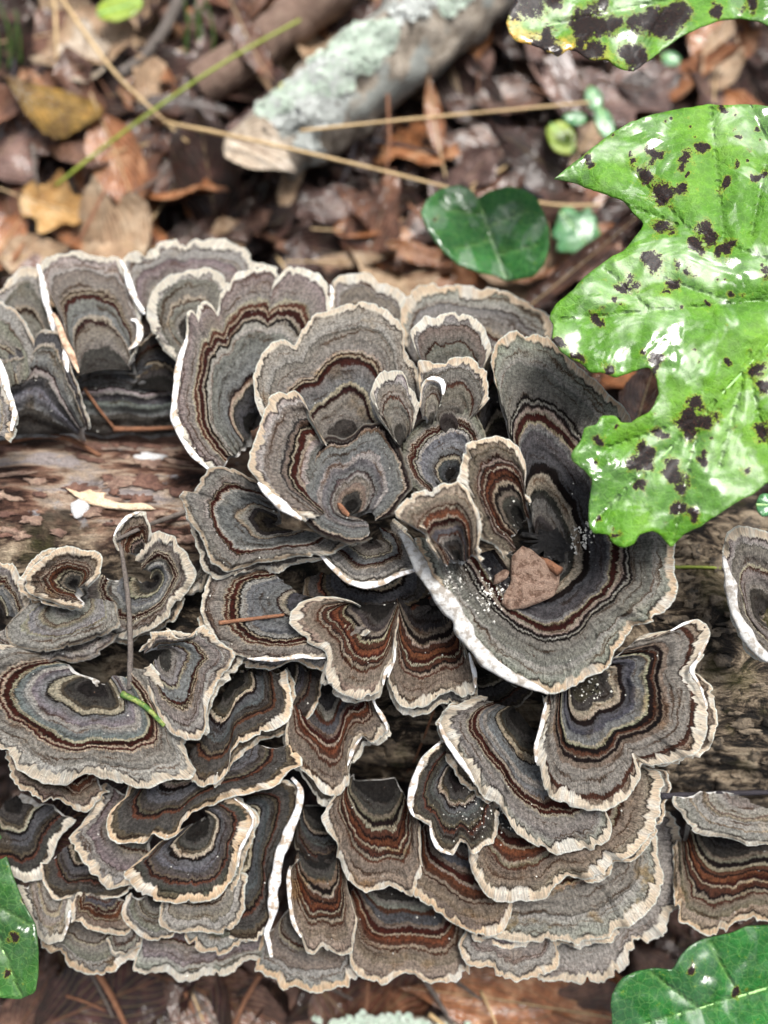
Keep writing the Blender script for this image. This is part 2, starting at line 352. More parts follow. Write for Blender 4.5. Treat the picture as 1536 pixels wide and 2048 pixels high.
    for r in rolls:
        pl, wmax = r[0], r[1]; mt = {'w': M_EDGE, 't': M_PINK, 'p': M_PORE}[r[2] if len(r) > 2 else 'w']; dz = r[3] if len(r) > 3 else .6
        c, qq = resample(pl, step=9); c = smooth(c, .8) if len(c) > 5 else c; c = c+np.stack([5*fb2(c[:, 0]/45, c[:, 1]/45, 71, 2), 5*fb2(c[:, 0]/45, c[:, 1]/45, 77, 2)], -1); m_ = len(c); t = np.linspace(0, 1, m_)
        wd = wmax/7.5*np.clip(np.sin(np.pi*np.clip(t*.94+.03, 0, 1))**.55, .12, 1)*(1+.7*n1(t*m_*.35, seed+8))
        p3 = P(c[:, 0], c[:, 1], H(c[:, 0], c[:, 1])+L*LS+lift+dz-.2+.8*n1(t*m_*.2, seed+6))
        ribbon(p3, wd, 'rolled_edge', mt, root, o3, seed=seed)
    return root
def hash_key(k): return sum((i+3)*ord(c) for i, c in enumerate(k))
BK = []
def B(*a, **k): BK.append((a, k))
# ---- back row
B('A1', 'leftmost grey bracket of the back row with a thin tan rim', [(0, 730), (90, 720)], [(-40, 640), (-20, 600), (0, 581), (12, 560), (33, 543), (58, 537), (76, 540), (90, 580), (105, 640)], 0, 'plain', sink=4)
B('A5', 'far back scalloped bracket with a bright frosted rim reaching highest above the colony', (365, 650), [(246, 590), (244, 545), (248, 522), (267, 506), (292, 506), (312, 489), (350, 483), (371, 495), (388, 483), (417, 481), (450, 481), (471, 497), (492, 497), (512, 522), (530, 528), (552, 535), (560, 560), (540, 600)], 0, 'plain', mw=2.6, teeth=.8, sink=5, pale=.75)
B('A8', 'small back bracket with three scallops beside a white upright flap', (740, 720), [(662, 640), (664, 600), (665, 558), (675, 549), (705, 546), (734, 547), (752, 562), (756, 572), (767, 566), (778, 573), (796, 577), (810, 591), (818, 610), (820, 650)], 0.4, 'grey', rolls=[([(661, 568), (665, 585), (664, 605), (657, 624)], 12)])
B('A10', 'wide grey back bracket with a broad cream rim below the heart-shaped green leaf', [(880, 770), (990, 760)], [(800, 680), (802, 620), (813, 590), (838, 570), (868, 565), (877, 577), (898, 572), (933, 570), (968, 575), (1003, 577), (1028, 595), (1053, 605), (1078, 620), (1100, 635), (1108, 665), (1090, 720)], .4, 'plain', mw=3.0, stain=.1)
B('A4', 'flat slate blue bracket with straight bands above the bare wood', [(150, 862), (200, 874), (255, 866), (300, 876), (350, 868), (400, 874)], [(140, 735), (170, 722), (196, 716), (235, 716), (266, 727), (310, 722), (358, 727), (400, 740)], -1.0, 'slate', sink=15, mw=.6, cream=.3, stain=.05, teeth=.2, ruf=.4)
B('A2', 'grey back bracket with a white flap at each side and two red brown bands', [(155, 752), (262, 740)], [(150, 720), (128, 650), (100, 590), (78, 538), (90, 516), (108, 510), (142, 506), (167, 505), (178, 512), (196, 512), (233, 514), (248, 535), (262, 580), (286, 622), (275, 655), (276, 690), (258, 712)], 1, 'grey', mw=2.2, rolls=[([(75, 530), (84, 560), (92, 600), (102, 640), (112, 668)], 17), ([(240, 520), (254, 550), (262, 580), (274, 606), (290, 628)], 17), ([(262, 640), (276, 640), (279, 660), (276, 682), (256, 700)], 16)], teeth=.8, pale=.75)
B('A3', 'grey bracket at the left edge below the back row with a thin red line', (-10, 800), [(-70, 680), (-50, 620), (0, 604), (17, 608), (33, 620), (50, 643), (69, 679), (80, 730)], 1.6, 'plain', mw=.8, cream=.8)
B('A3b', 'dark slate bracket with a torn notch and tan folded strip near the left edge', [(-50, 880), (40, 872), (150, 868)], [(-60, 720), (0, 700), (40, 690), (69, 681), (83, 660), (121, 664), (133, 693), (145, 745), (167, 802), (184, 850)], 1.7, 'slate', sink=17, mw=.7, cream=.5, stain=.6, ruf=1.8, rolls=[([(104, 625), (122, 660), (140, 700), (158, 745)], 15, 't', 1.2), ([(136, 688), (131, 715), (136, 744)], 14)])
B('T1', 'pale crumpled bracket edge cut by the left picture edge above the bare wood', (-60, 850), [(-60, 700), (-20, 700), (5, 725), (12, 760), (25, 800), (32, 850), (20, 880)], 3.0, 'pale', mw=2.4, rolls=[([(0, 722), (8, 745), (14, 780), (28, 825), (22, 862)], 14)])
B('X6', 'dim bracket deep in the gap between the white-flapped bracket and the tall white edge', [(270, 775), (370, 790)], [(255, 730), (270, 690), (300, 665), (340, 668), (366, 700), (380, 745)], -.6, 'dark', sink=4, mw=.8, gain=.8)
B('A6', 'rounded grey fan with a frosted rim above a dark slit', (382, 672), [(356, 722), (330, 700), (306, 668), (294, 630), (300, 597), (317, 568), (346, 547), (375, 535), (408, 531), (437, 543), (458, 566), (462, 600), (450, 640)], 1.6, 'plain', mw=2.6, stain=.4, pale=.75)
B('A7', 'large blue banded bracket with a tall white edge down its left side', (498, 858), [(432, 948), (400, 925), (376, 893), (360, 862), (344, 835), (350, 790), (357, 740), (366, 690), (372, 672), (376, 625), (388, 620), (392, 640), (398, 608), (412, 603), (425, 610), (434, 630), (440, 590), (460, 566), (472, 547), (500, 538), (525, 531), (545, 534), (553, 550), (542, 572), (560, 549), (580, 533), (605, 541), (635, 551), (655, 566), (662, 610), (660, 680)], 2.2, 'blue', sink=5, mw=1.5, rolls=[([(374, 668), (366, 700), (358, 745), (352, 790), (345, 833), (358, 862), (374, 893), (396, 922), (420, 942)], 15)], pale=.75)
B('A9', 'two-lobed grey bracket with a rust zone at the top centre of the colony', (690, 900), [(545, 860), (528, 838), (517, 814), (511, 788), (506, 763), (511, 730), (522, 708), (541, 690), (555, 679), (573, 682), (590, 693), (604, 662), (624, 635), (653, 624), (683, 611), (712, 604), (741, 606), (774, 617), (796, 639), (807, 660), (806, 700), (835, 740), (850, 790)], 3.4, 'grey', sink=5, mw=1.7, stain=.5, pale=.5)
B('A11', 'dark charcoal fan with a narrow cream rim below the wide back bracket', (905, 790), [(848, 725), (828, 695), (819, 660), (833, 650), (853, 632), (873, 640), (888, 627), (918, 625), (948, 635), (968, 655), (978, 675), (984, 695), (972, 722)], 4.0, 'small', mw=2.3, gain=.72)
B('A12', 'dark fan with a frilled tan rim holding a small white tongue', (895, 880), [(842, 800), (836, 755), (838, 725), (858, 717), (888, 720), (903, 710), (933, 710), (958, 725), (975, 745), (980, 770), (978, 800), (955, 824)], 5.0, 'small', mw=2.5, gain=.8)
B('A12b', 'small grey tongue with a curled white tip standing on the dark frilled fan', (862, 850), [(838, 810), (843, 775), (848, 758), (863, 752), (880, 757), (888, 780), (880, 805)], 6.0, 'small', mw=.8, rolls=[([(855, 756), (866, 752), (880, 757), (887, 770), (885, 790)], 11)])
# ---- middle
B('A15', 'slate blue bracket with a small curled red band right of the centre spiral', (905, 955), [(845, 1000), (815, 972), (797, 935), (790, 898), (805, 870), (842, 835), (875, 818), (909, 806), (943, 812), (965, 850), (975, 890)], 4.4, 'blue', mw=.6, cream=.2, stain=.1)
B('A13', 'upright leaf-shaped grey lobe with a frilly cream rim on its upper left', (802, 892), [(790, 880), (759, 843), (741, 788), (752, 759), (770, 741), (788, 733), (808, 741), (816, 763), (828, 781), (838, 812), (828, 850)], 6.2, 'small', mw=2.6, gain=1.1, pale=.75)
B('A21', 'big left central bracket with red brown stripes around a dark cream-ringed hollow', (548, 1048), [(700, 1085), (660, 1110), (628, 1112), (604, 1113), (584, 1113), (557, 1120), (523, 1127), (482, 1133), (452, 1143), (425, 1127), (408, 1089), (398, 1066), (381, 1039), (367, 1005), (359, 988), (367, 979), (391, 988), (396, 967), (415, 935), (442, 934), (475, 944), (500, 955), (530, 975), (580, 975)], 4.0, 'rosette', sink=6, mw=1.2, cream=.6)
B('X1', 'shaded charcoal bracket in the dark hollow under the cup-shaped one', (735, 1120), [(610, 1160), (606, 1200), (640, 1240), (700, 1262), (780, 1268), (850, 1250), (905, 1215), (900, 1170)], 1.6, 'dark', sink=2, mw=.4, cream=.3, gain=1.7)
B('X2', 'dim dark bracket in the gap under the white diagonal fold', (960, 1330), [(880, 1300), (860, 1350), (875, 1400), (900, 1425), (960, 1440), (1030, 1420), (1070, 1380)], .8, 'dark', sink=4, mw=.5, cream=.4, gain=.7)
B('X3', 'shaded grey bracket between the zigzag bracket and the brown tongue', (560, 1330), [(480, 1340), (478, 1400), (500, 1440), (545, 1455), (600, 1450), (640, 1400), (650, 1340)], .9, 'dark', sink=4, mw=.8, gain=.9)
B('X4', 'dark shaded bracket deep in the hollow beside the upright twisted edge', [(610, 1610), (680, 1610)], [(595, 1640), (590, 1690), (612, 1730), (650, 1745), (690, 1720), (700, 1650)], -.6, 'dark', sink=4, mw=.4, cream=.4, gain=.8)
B('A22', 'cup-shaped grey bracket with a white lower edge below the centre spiral', (742, 1085), [(650, 1065), (626, 1092), (635, 1108), (658, 1130), (679, 1150), (699, 1167), (729, 1172), (756, 1167), (787, 1150), (814, 1137), (840, 1137), (842, 1110), (820, 1070), (790, 1040)], 3.6, 'grey', sink=5, mw=1.0, rolls=[([(628, 1094), (655, 1127), (690, 1160), (725, 1172), (770, 1163), (810, 1143), (840, 1139)], 12)], pale=.5)
B('A14b', 'central blue grey disc with a dark ring around its hub holding an orange crumb', (700, 1020), [(742, 1075), (700, 1090), (655, 1078), (622, 1055), (596, 1020), (590, 975), (600, 930), (625, 895), (655, 870), (690, 880), (706, 872), (728, 850), (763, 848), (794, 883), (806, 910), (818, 950), (825, 975), (800, 1005), (785, 1030), (760, 1040)], 5.2, 'disc', sink=3, mw=.3, cream=.15, teeth=.2, ruf=.5, seed=31, stain=.05)
B('A14', 'tall grey lobe with a broad cream left margin curling up left of the central disc', [(662, 1000), (672, 955), (684, 915)], [(612, 1042), (585, 1027), (557, 1005), (523, 971), (499, 937), (502, 903), (516, 862), (530, 825), (546, 791), (560, 785), (577, 790), (587, 781), (604, 791), (614, 812), (619, 835), (636, 865), (648, 884)], 6.1, 'lobe', sink=9, mw=3.0, rolls=[([(516, 966), (540, 990), (565, 1012), (588, 1028), (604, 1038)], 17)], seed=31, ruf=.7)
B('A19', 'huge dark funnel bracket at the right holding a lump of clay and black debris', (1082, 1115), [(1000, 800), (983, 720), (993, 685), (1018, 660), (1040, 658), (1053, 675), (1073, 670), (1098, 675), (1113, 695), (1138, 715), (1168, 740), (1193, 765), (1218, 790), (1248, 815), (1260, 835), (1280, 900), (1300, 960), (1320, 1010), (1340, 1050), (1351, 1091), (1346, 1142), (1354, 1176), (1348, 1203), (1331, 1220), (1297, 1236), (1309, 1242), (1296, 1250), (1266, 1250), (1253, 1271), (1229, 1298), (1219, 1332), (1185, 1352), (1151, 1372), (1107, 1389), (1060, 1372), (1000, 1345), (960, 1312), (928, 1262), (892, 1205), (860, 1150), (840, 1110), (830, 1075)], 4.2, 'funnel', sink=6.5, mw=2.0, stain=.15, gain=.9, rolls=[([(798, 1062), (815, 1085), (835, 1120), (860, 1165), (890, 1200), (920, 1240), (945, 1285), (975, 1322), (1010, 1345), (1050, 1363), (1095, 1387)], 30, 'p', 1.0)])
B('X5', 'blackish bracket wedged between the small tongue and the dark funnel', [(960, 930), (1020, 930)], [(930, 900), (945, 800), (958, 745), (982, 700), (1020, 690), (1060, 740), (1085, 820)], 2.2, 'dark', sink=5, mw=.6, cream=.5, gain=.75)
B('A16', 'rounded charcoal fan with a tan rim overlapping the dark funnel', (1045, 1045), [(1012, 1114), (992, 1086), (962, 1077), (954, 1055), (945, 1010), (932, 980), (919, 959), (926, 922), (936, 891), (963, 881), (994, 872), (1021, 881), (1038, 901), (1050, 925), (1051, 955), (1048, 985), (1062, 1000)], 6.2, 'rusty', mw=2.2, gain=.8)
B('A17', 'grey fan with a torn cream top edge and brown arcs around a central throat', (918, 1122), [(872, 1125), (860, 1095), (850, 1055), (822, 1043), (797, 1040), (791, 1023), (808, 1008), (830, 988), (857, 981), (870, 975), (889, 966), (915, 962), (935, 976), (947, 1010), (958, 1030), (962, 1057), (957, 1091), (968, 1118)], 7.0, 'brown', sink=7, mw=1.3, gain=1.05)
B('A23', 'grey bracket with pale zigzag bands below the big left central bracket', (635, 1200), [(500, 1125), (430, 1140), (415, 1165), (404, 1200), (401, 1230), (408, 1250), (425, 1275), (445, 1297), (465, 1309), (501, 1315), (554, 1321), (598, 1309), (651, 1318), (700, 1305), (740, 1260)], 3.2, 'blue', sink=5, mw=1.0, rolls=[([(495, 1314), (550, 1321), (598, 1310), (652, 1317)], 8)], pale=.5)
B('A25', 'rusty banded lobe with a pointed cream lower rim beside the white diagonal fold', [(800, 1190), (915, 1175)], [(785, 1225), (780, 1273), (784, 1321), (776, 1354), (788, 1390), (804, 1416), (832, 1418), (861, 1410), (881, 1390), (905, 1386), (929, 1394), (950, 1386), (954, 1370), (946, 1338), (933, 1313), (921, 1275), (925, 1220)], 2.6, 'rusty', sink=7, mw=2.6, rolls=[([(781, 1270), (787, 1298), (784, 1328), (777, 1354)], 11), ([(940, 1308), (948, 1340), (953, 1376)], 11)], gain=1.05, pale=.5)
B('A24', 'fan with an orange curled left tip and cream lower lobe near the colony centre', [(722, 1212), (795, 1205)], [(720, 1212), (703, 1202), (671, 1194), (639, 1194), (602, 1204), (582, 1225), (580, 1249), (598, 1265), (625, 1285), (647, 1297), (657, 1321), (651, 1346), (659, 1366), (675, 1386), (703, 1396), (736, 1392), (760, 1382), (768, 1354), (784, 1321), (790, 1281), (800, 1240)], 3.4, 'rusty', sink=6, mw=2.4, stain=.7, rolls=[([(767, 1370), (772, 1345), (784, 1322)], 11)], gain=1.08, pale=.5)
# ---- left middle
B('A35', 'small upright fan with a ragged white rim at the edge of the bare wood', (282, 1110), [(232, 1100), (224, 1078), (234, 1050), (250, 1034), (272, 1023), (292, 1020), (298, 1045), (300, 1075)], 2.6, 'rusty', mw=1.4, rolls=[([(226, 1072), (236, 1049), (262, 1028), (284, 1020)], 8)])
B('A34', 'dark spiral bracket with a pale lower right edge under the thin grey twig', (312, 1160), [(165, 1150), (150, 1190), (170, 1240), (205, 1272), (240, 1277), (271, 1270), (305, 1257), (332, 1236), (352, 1209), (366, 1186), (385, 1160), (390, 1140), (374, 1108), (347, 1076), (318, 1063), (303, 1068), (290, 1085), (272, 1115)], 2.0, 'classic', sink=7, mw=2.0, gain=.92)
B('A36', 'narrow pale bracket edge squeezed between the spiral and the striped central bracket', (395, 1120), [(352, 1165), (368, 1188), (385, 1190), (402, 1180), (413, 1155), (422, 1130)], 1.6, 'plain', mw=2.4)
B('A31', 'pale-rimmed bracket at the left picture edge beside the small brown fan', (-5, 1225), [(-60, 1180), (-40, 1130), (0, 1118), (17, 1121), (34, 1145), (47, 1165), (60, 1195), (70, 1230)], 2.2, 'classic', mw=1.8)
B('A30', 'small brown fan with a white crest and orange left side on the left', (152, 1172), [(163, 1221), (122, 1211), (85, 1199), (61, 1186), (47, 1162), (61, 1138), (88, 1115), (115, 1098), (142, 1094), (169, 1104), (193, 1104), (203, 1118), (196, 1152), (175, 1174)], 4.2, 'rusty', sink=4, mw=1.8, stain=.8)
B('A33', 'thin grey lower lip with a red edge under the smooth grey lobe', (120, 1250), [(-20, 1270), (-10, 1295), (12, 1322), (45, 1328), (75, 1330), (110, 1318), (150, 1325), (200, 1312), (222, 1292), (238, 1268)], 2.4, 'plain', mw=1.0, cream=.3)
B('A32', 'smooth grey lobe lying flat below the small brown fan', (150, 1200), [(60, 1205), (24, 1240), (10, 1262), (20, 1290), (51, 1301), (88, 1302), (135, 1294), (176, 1284), (217, 1263), (240, 1250), (236, 1240), (230, 1210)], 3.2, 'pale', mw=.6, cream=.4, gain=.8, stain=.05)
B('A29', 'grey bracket around a dark hollow with a red brown stripe on its right', (322, 1305), [(292, 1375), (320, 1440), (345, 1468), (372, 1479), (399, 1482), (413, 1450), (410, 1430), (415, 1399), (427, 1375), (447, 1342), (469, 1313), (454, 1291), (423, 1267), (403, 1250), (389, 1257), (386, 1274), (366, 1276), (340, 1262), (300, 1265), (280, 1300)], 3.5, 'grey', mw=1.8, sink=6)
B('A28', 'large pale grey bracket with a wavy cream rim and a green stalk on it', (195, 1370), [(60, 1290), (-20, 1290), (-80, 1330), (-110, 1400), (-60, 1470), (0, 1497), (20, 1511), (34, 1535), (58, 1555), (95, 1568), (135, 1572), (169, 1545), (190, 1551), (250, 1568), (291, 1573), (338, 1558), (382, 1556), (391, 1538), (376, 1518), (366, 1484), (372, 1440), (350, 1380), (300, 1330)], 2.9, 'classic', sink=4, mw=2.8, gain=1.12, stain=.35, pale=.5)
B('A27', 'grey bracket with a black hollow and beige rings right of the big pale one', (468, 1345), [(370, 1540), (385, 1565), (403, 1573), (430, 1569), (456, 1545), (463, 1500), (475, 1485), (510, 1471), (545, 1458), (575, 1442), (585, 1400), (570, 1340)], 2.0, 'dark', sink=7, mw=2.2, gain=1.35)
B('A26', 'brown tongue-shaped bracket hanging between the left and right halves', [(620, 1340), (690, 1340)], [(562, 1400), (572, 1440), (570, 1479), (578, 1511), (598, 1531), (623, 1556), (639, 1580), (663, 1589), (683, 1586), (699, 1560), (695, 1523), (703, 1499), (724, 1472), (744, 1487), (764, 1471), (776, 1463), (768, 1439), (752, 1418), (746, 1385)], 1.2, 'brown', sink=7, mw=2.0, stain=.6, rolls=[([(744, 1395), (754, 1420), (770, 1442), (776, 1462)], 9), ([(724, 1475), (705, 1498), (696, 1530)], 8)])
# ---- right
B('R1', 'separate bracket on the right with a broad whitish underside turned outwards', (1520, 1230), [(1560, 1330), (1520, 1318), (1490, 1300), (1487, 1278), (1470, 1250), (1459, 1210), (1459, 1176), (1448, 1135), (1446, 1102), (1456, 1068), (1483, 1051), (1514, 1058), (1540, 1068), (1590, 1100), (1600, 1180)], 3.6, 'plain', mw=2.6, rolls=[([(1448, 1110), (1456, 1150), (1464, 1190), (1470, 1225), (1488, 1262), (1508, 1290), (1550, 1325)], 26, 'p', 1.4)])
B('D1', 'broad right bracket with chocolate bands, a white upper edge and cream lower rim', (1155, 1362), [(1290, 1270), (1341, 1261), (1371, 1244), (1395, 1239), (1412, 1250), (1420, 1267), (1405, 1298), (1398, 1322), (1378, 1338), (1385, 1352), (1402, 1376), (1415, 1413), (1415, 1450), (1410, 1481), (1388, 1508), (1340, 1525), (1300, 1531), (1272, 1524), (1281, 1549), (1254, 1597), (1210, 1622), (1169, 1617), (1132, 1607), (1098, 1593), (1085, 1570), (1081, 1542), (1071, 1522), (1075, 1488), (1085, 1454), (1091, 1414), (1085, 1395)], 3.4, 'choc', sink=7, mw=3.2, stain=.5, rolls=[([(1340, 1263), (1371, 1246), (1395, 1241), (1412, 1252), (1418, 1268), (1404, 1298), (1396, 1322), (1380, 1337), (1400, 1376), (1412, 1410)], 8), ([(1090, 1405), (1084, 1455), (1073, 1495), (1072, 1525)], 9)], pale=.5)
B('D2', 'bracket with a dark hub and diagonal stripes left of the broad right bracket', (1035, 1420), [(960, 1392), (902, 1414), (878, 1444), (888, 1475), (905, 1502), (926, 1529), (942, 1559), (966, 1593), (997, 1603), (1017, 1644), (1031, 1668), (1061, 1685), (1091, 1698), (1115, 1708), (1152, 1698), (1193, 1695), (1217, 1675), (1223, 1647), (1200, 1600)], 2.4, 'classic', sink=6, mw=3.0, rolls=[([(879, 1446), (890, 1478), (908, 1505), (930, 1537), (945, 1562)], 11)], pale=.5)
B('D3a', 'small cupped bracket with a sinuous white left edge and black hollow', (915, 1545), [(900, 1480), (880, 1486), (854, 1505), (834, 1542), (821, 1583), (817, 1610), (827, 1634), (861, 1647), (865, 1675), (878, 1702), (905, 1710), (919, 1688), (931, 1684), (944, 1710), (985, 1690), (1000, 1620)], 1.9, 'dark', sink=7, mw=1.2, gain=1.3, rolls=[([(880, 1487), (856, 1505), (836, 1542), (823, 1582), (819, 1610), (830, 1634)], 12), ([(860, 1648), (864, 1676), (878, 1702), (904, 1709)], 8)])
B('D3b', 'wide cream-rimmed bracket of the right stack just below the diagonally striped one', (1035, 1550), [(935, 1690), (944, 1742), (959, 1769), (983, 1796), (1014, 1805), (1053, 1801), (1092, 1793), (1108, 1770), (1135, 1750), (1170, 1762), (1209, 1754), (1225, 1731), (1221, 1717), (1249, 1719), (1268, 1704), (1307, 1665), (1315, 1633), (1319, 1606), (1331, 1571), (1319, 1543), (1288, 1532), (1240, 1530)], 1.5, 'brown', sink=7, mw=2.9, gain=1.05)
B('D4a', 'rust brown stepped bracket with an orange left side in the bottom centre', [(705, 1560), (790, 1552)], [(690, 1545), (668, 1590), (645, 1633), (656, 1661), (676, 1684), (672, 1715), (688, 1743), (703, 1766), (730, 1786), (781, 1774), (824, 1795), (845, 1740), (840, 1650)], 0.8, 'rusty', sink=6, mw=1.6, stain=.8)
B('D4b', 'chocolate striped bracket tapering to an orange tip under the cupped bracket', [(880, 1620), (960, 1600)], [(818, 1690), (820, 1750), (826, 1788), (852, 1809), (887, 1829), (914, 1852), (941, 1864), (969, 1877), (1004, 1864), (1020, 1840), (1026, 1812), (1010, 1760)], .6, 'brown', sink=6, mw=2.3, gain=.85, stain=.8, pale=.05)
B('D5', 'large grey bracket with a smooth cream rim, second from the bottom of the right stack', [(1040, 1640), (1160, 1600)], [(920, 1820), (936, 1860), (959, 1875), (995, 1879), (1030, 1887), (1069, 1883), (1112, 1881), (1155, 1889), (1178, 1879), (1221, 1875), (1229, 1856), (1248, 1856), (1280, 1836), (1307, 1809), (1323, 1770), (1325, 1750), (1315, 1715), (1312, 1676), (1290, 1640)], .2, 'plain', sink=5, mw=3.1, stain=.9)
B('D6', 'lowest right bracket with a toothed pale rim above the shiny green leaf', [(1060, 1680), (1180, 1640)], [(1290, 1610), (1319, 1622), (1342, 1625), (1358, 1645), (1364, 1676), (1366, 1715), (1368, 1754), (1362, 1793), (1350, 1817), (1334, 1829), (1332, 1852), (1327, 1872), (1276, 1895), (1260, 1911), (1260, 1926), (1233, 1946), (1202, 1965), (1178, 1958), (1159, 1971), (1131, 1961), (1092, 1961), (1073, 1950), (1050, 1900)], -1.2, 'plain', sink=4, mw=2.8, teeth=1.1)
B('D7', 'small two-scalloped grey bracket at the bottom edge of the right stack', (1010, 1790), [(925, 1860), (918, 1895), (922, 1918), (941, 1934), (988, 1930), (990, 1952), (1035, 1965), (1066, 1950), (1105, 1938), (1122, 1915), (1108, 1880)], -.4, 'plain', mw=2.0, teeth=.8, sink=4)
B('D8', 'bluish grey bracket with a toothed rim at the very bottom centre', [(740, 1740), (880, 1740)], [(680, 1830), (690, 1885), (696, 1912), (707, 1938), (734, 1957), (773, 1965), (797, 1954), (824, 1950), (852, 1961), (879, 1965), (914, 1967), (937, 1954), (942, 1920), (935, 1850)], -1.0, 'brown', mw=1.9, teeth=1.0, sink=4, stain=.5)
B('D10', 'bottom bracket with a wide toothed cream rim left of the bluish one', (610, 1780), [(520, 1880), (508, 1942), (523, 1954), (551, 1957), (566, 1977), (602, 1983), (633, 1985), (672, 1977), (699, 1969), (716, 1950), (710, 1890)], -1.5, 'plain', mw=2.7, teeth=1.0, sink=4, pale=.05)
B('D9', 'pinkish brown lobe with a white left edge above the wide toothed rim', [(596, 1705), (668, 1690)], [(600, 1720), (576, 1743), (576, 1793), (582, 1844), (602, 1872), (613, 1903), (625, 1907), (641, 1887), (656, 1903), (688, 1911), (706, 1905), (712, 1840), (690, 1750)], .2, 'rusty', sink=5, mw=1.2, stain=.9, rolls=[([(582, 1733), (577, 1760), (578, 1800), (584, 1845), (602, 1872)], 10)], gain=1.1)
B('F2', 'pale dried-out bracket with a thin white rim on the far right', (1480, 1590), [(1350, 1595), (1346, 1610), (1370, 1633), (1389, 1661), (1424, 1672), (1463, 1676), (1499, 1692), (1536, 1688), (1600, 1680), (1620, 1640)], 1.6, 'pale', mw=1.2, gain=.95)
B('F1', 'red brown banded bracket with a notched tan rim in the lower right corner', [(1400, 1640), (1560, 1640)], [(1345, 1700), (1345, 1780), (1354, 1832), (1362, 1844), (1385, 1852), (1412, 1868), (1434, 1870), (1440, 1853), (1459, 1868), (1467, 1856), (1495, 1848), (1518, 1836), (1540, 1844), (1600, 1830), (1640, 1780)], -.6, 'rusty', mw=2.2, teeth=.9, stain=.6, pale=.05)
# ---- left lower
B('E14', 'thin ragged-edged bracket peeking out beneath the large pale grey one', (130, 1495), [(10, 1500), (20, 1535), (22, 1562), (48, 1577), (81, 1601), (105, 1597), (129, 1605), (153, 1621), (172, 1627), (215, 1590)], 1.2, 'brown', mw=1.4, teeth=1.2)
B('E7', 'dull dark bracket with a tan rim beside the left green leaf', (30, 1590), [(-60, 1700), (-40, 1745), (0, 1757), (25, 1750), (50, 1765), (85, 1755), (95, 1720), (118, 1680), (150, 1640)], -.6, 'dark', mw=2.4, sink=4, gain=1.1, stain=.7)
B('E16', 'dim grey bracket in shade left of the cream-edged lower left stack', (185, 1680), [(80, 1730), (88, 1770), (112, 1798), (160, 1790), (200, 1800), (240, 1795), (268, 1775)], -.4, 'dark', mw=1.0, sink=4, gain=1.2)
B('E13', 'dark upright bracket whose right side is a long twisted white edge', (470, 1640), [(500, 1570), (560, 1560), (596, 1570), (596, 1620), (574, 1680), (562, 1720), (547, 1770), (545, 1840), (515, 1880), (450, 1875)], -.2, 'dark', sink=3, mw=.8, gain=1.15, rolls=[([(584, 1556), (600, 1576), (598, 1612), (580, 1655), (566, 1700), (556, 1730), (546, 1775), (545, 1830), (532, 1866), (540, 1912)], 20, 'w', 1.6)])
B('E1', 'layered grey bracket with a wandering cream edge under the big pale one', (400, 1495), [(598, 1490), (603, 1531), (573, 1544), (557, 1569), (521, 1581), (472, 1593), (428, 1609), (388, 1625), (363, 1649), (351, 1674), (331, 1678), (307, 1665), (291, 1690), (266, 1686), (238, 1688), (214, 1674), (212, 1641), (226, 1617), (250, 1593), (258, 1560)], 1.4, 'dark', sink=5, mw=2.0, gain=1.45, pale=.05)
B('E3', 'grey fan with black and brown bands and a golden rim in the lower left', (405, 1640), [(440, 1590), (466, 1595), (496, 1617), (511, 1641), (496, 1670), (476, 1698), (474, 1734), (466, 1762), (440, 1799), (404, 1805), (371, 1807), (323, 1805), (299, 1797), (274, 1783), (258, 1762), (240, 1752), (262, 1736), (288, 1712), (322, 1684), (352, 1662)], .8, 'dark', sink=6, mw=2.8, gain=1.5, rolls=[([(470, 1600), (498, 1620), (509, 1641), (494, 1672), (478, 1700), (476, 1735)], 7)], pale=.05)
B('E2', 'bracket with a broad tan left rim left of the golden-rimmed fan', (300, 1620), [(205, 1570), (190, 1610), (158, 1660), (140, 1678), (153, 1698), (170, 1726), (182, 1750), (202, 1762), (218, 1776), (246, 1770), (300, 1775)], .4, 'plain', sink=5, mw=2.8, gain=.85)
B('E4', 'grey half-round bracket with a jagged cream rim right below the golden-rimmed fan', (402, 1750), [(470, 1720), (488, 1758), (491, 1823), (468, 1851), (444, 1867), (404, 1865), (363, 1863), (335, 1859), (317, 1851), (321, 1823), (330, 1790)], .1, 'plain', mw=1.5, teeth=.8, sink=4)
B('E5', 'small rounded grey bracket with a dark outline in the lower left stack', (312, 1785), [(255, 1790), (243, 1823), (250, 1843), (274, 1871), (303, 1883), (323, 1879), (358, 1868), (370, 1840)], -.4, 'plain', mw=1.2, gain=.8, sink=4)
B('E12', 'dark grey bracket with a crumbly tan edge left of the twisted white edge', (470, 1745), [(355, 1840), (367, 1871), (383, 1896), (408, 1904), (436, 1916), (460, 1904), (496, 1883), (533, 1855), (544, 1815)], -.7, 'plain', mw=1.8, teeth=1.0, gain=.8, sink=4, stain=.7)
B('E6', 'tan washed-out bracket with a thin black line beside the left green leaf', (110, 1755), [(35, 1770), (50, 1820), (70, 1868), (92, 1888), (115, 1885), (129, 1879), (134, 1846), (142, 1817), (175, 1780)], -.8, 'pale', mw=2.4, gain=.95, stain=.6, rolls=[([(140, 1815), (135, 1845), (130, 1872)], 7)], sink=4)
B('E8', 'tan bracket with a small curled left corner in the lower left', (195, 1765), [(142, 1800), (141, 1850), (150, 1842), (165, 1843), (176, 1856), (222, 1867), (250, 1868), (280, 1830)], -.4, 'brown', mw=1.6, gain=.95, stain=.7, sink=4)
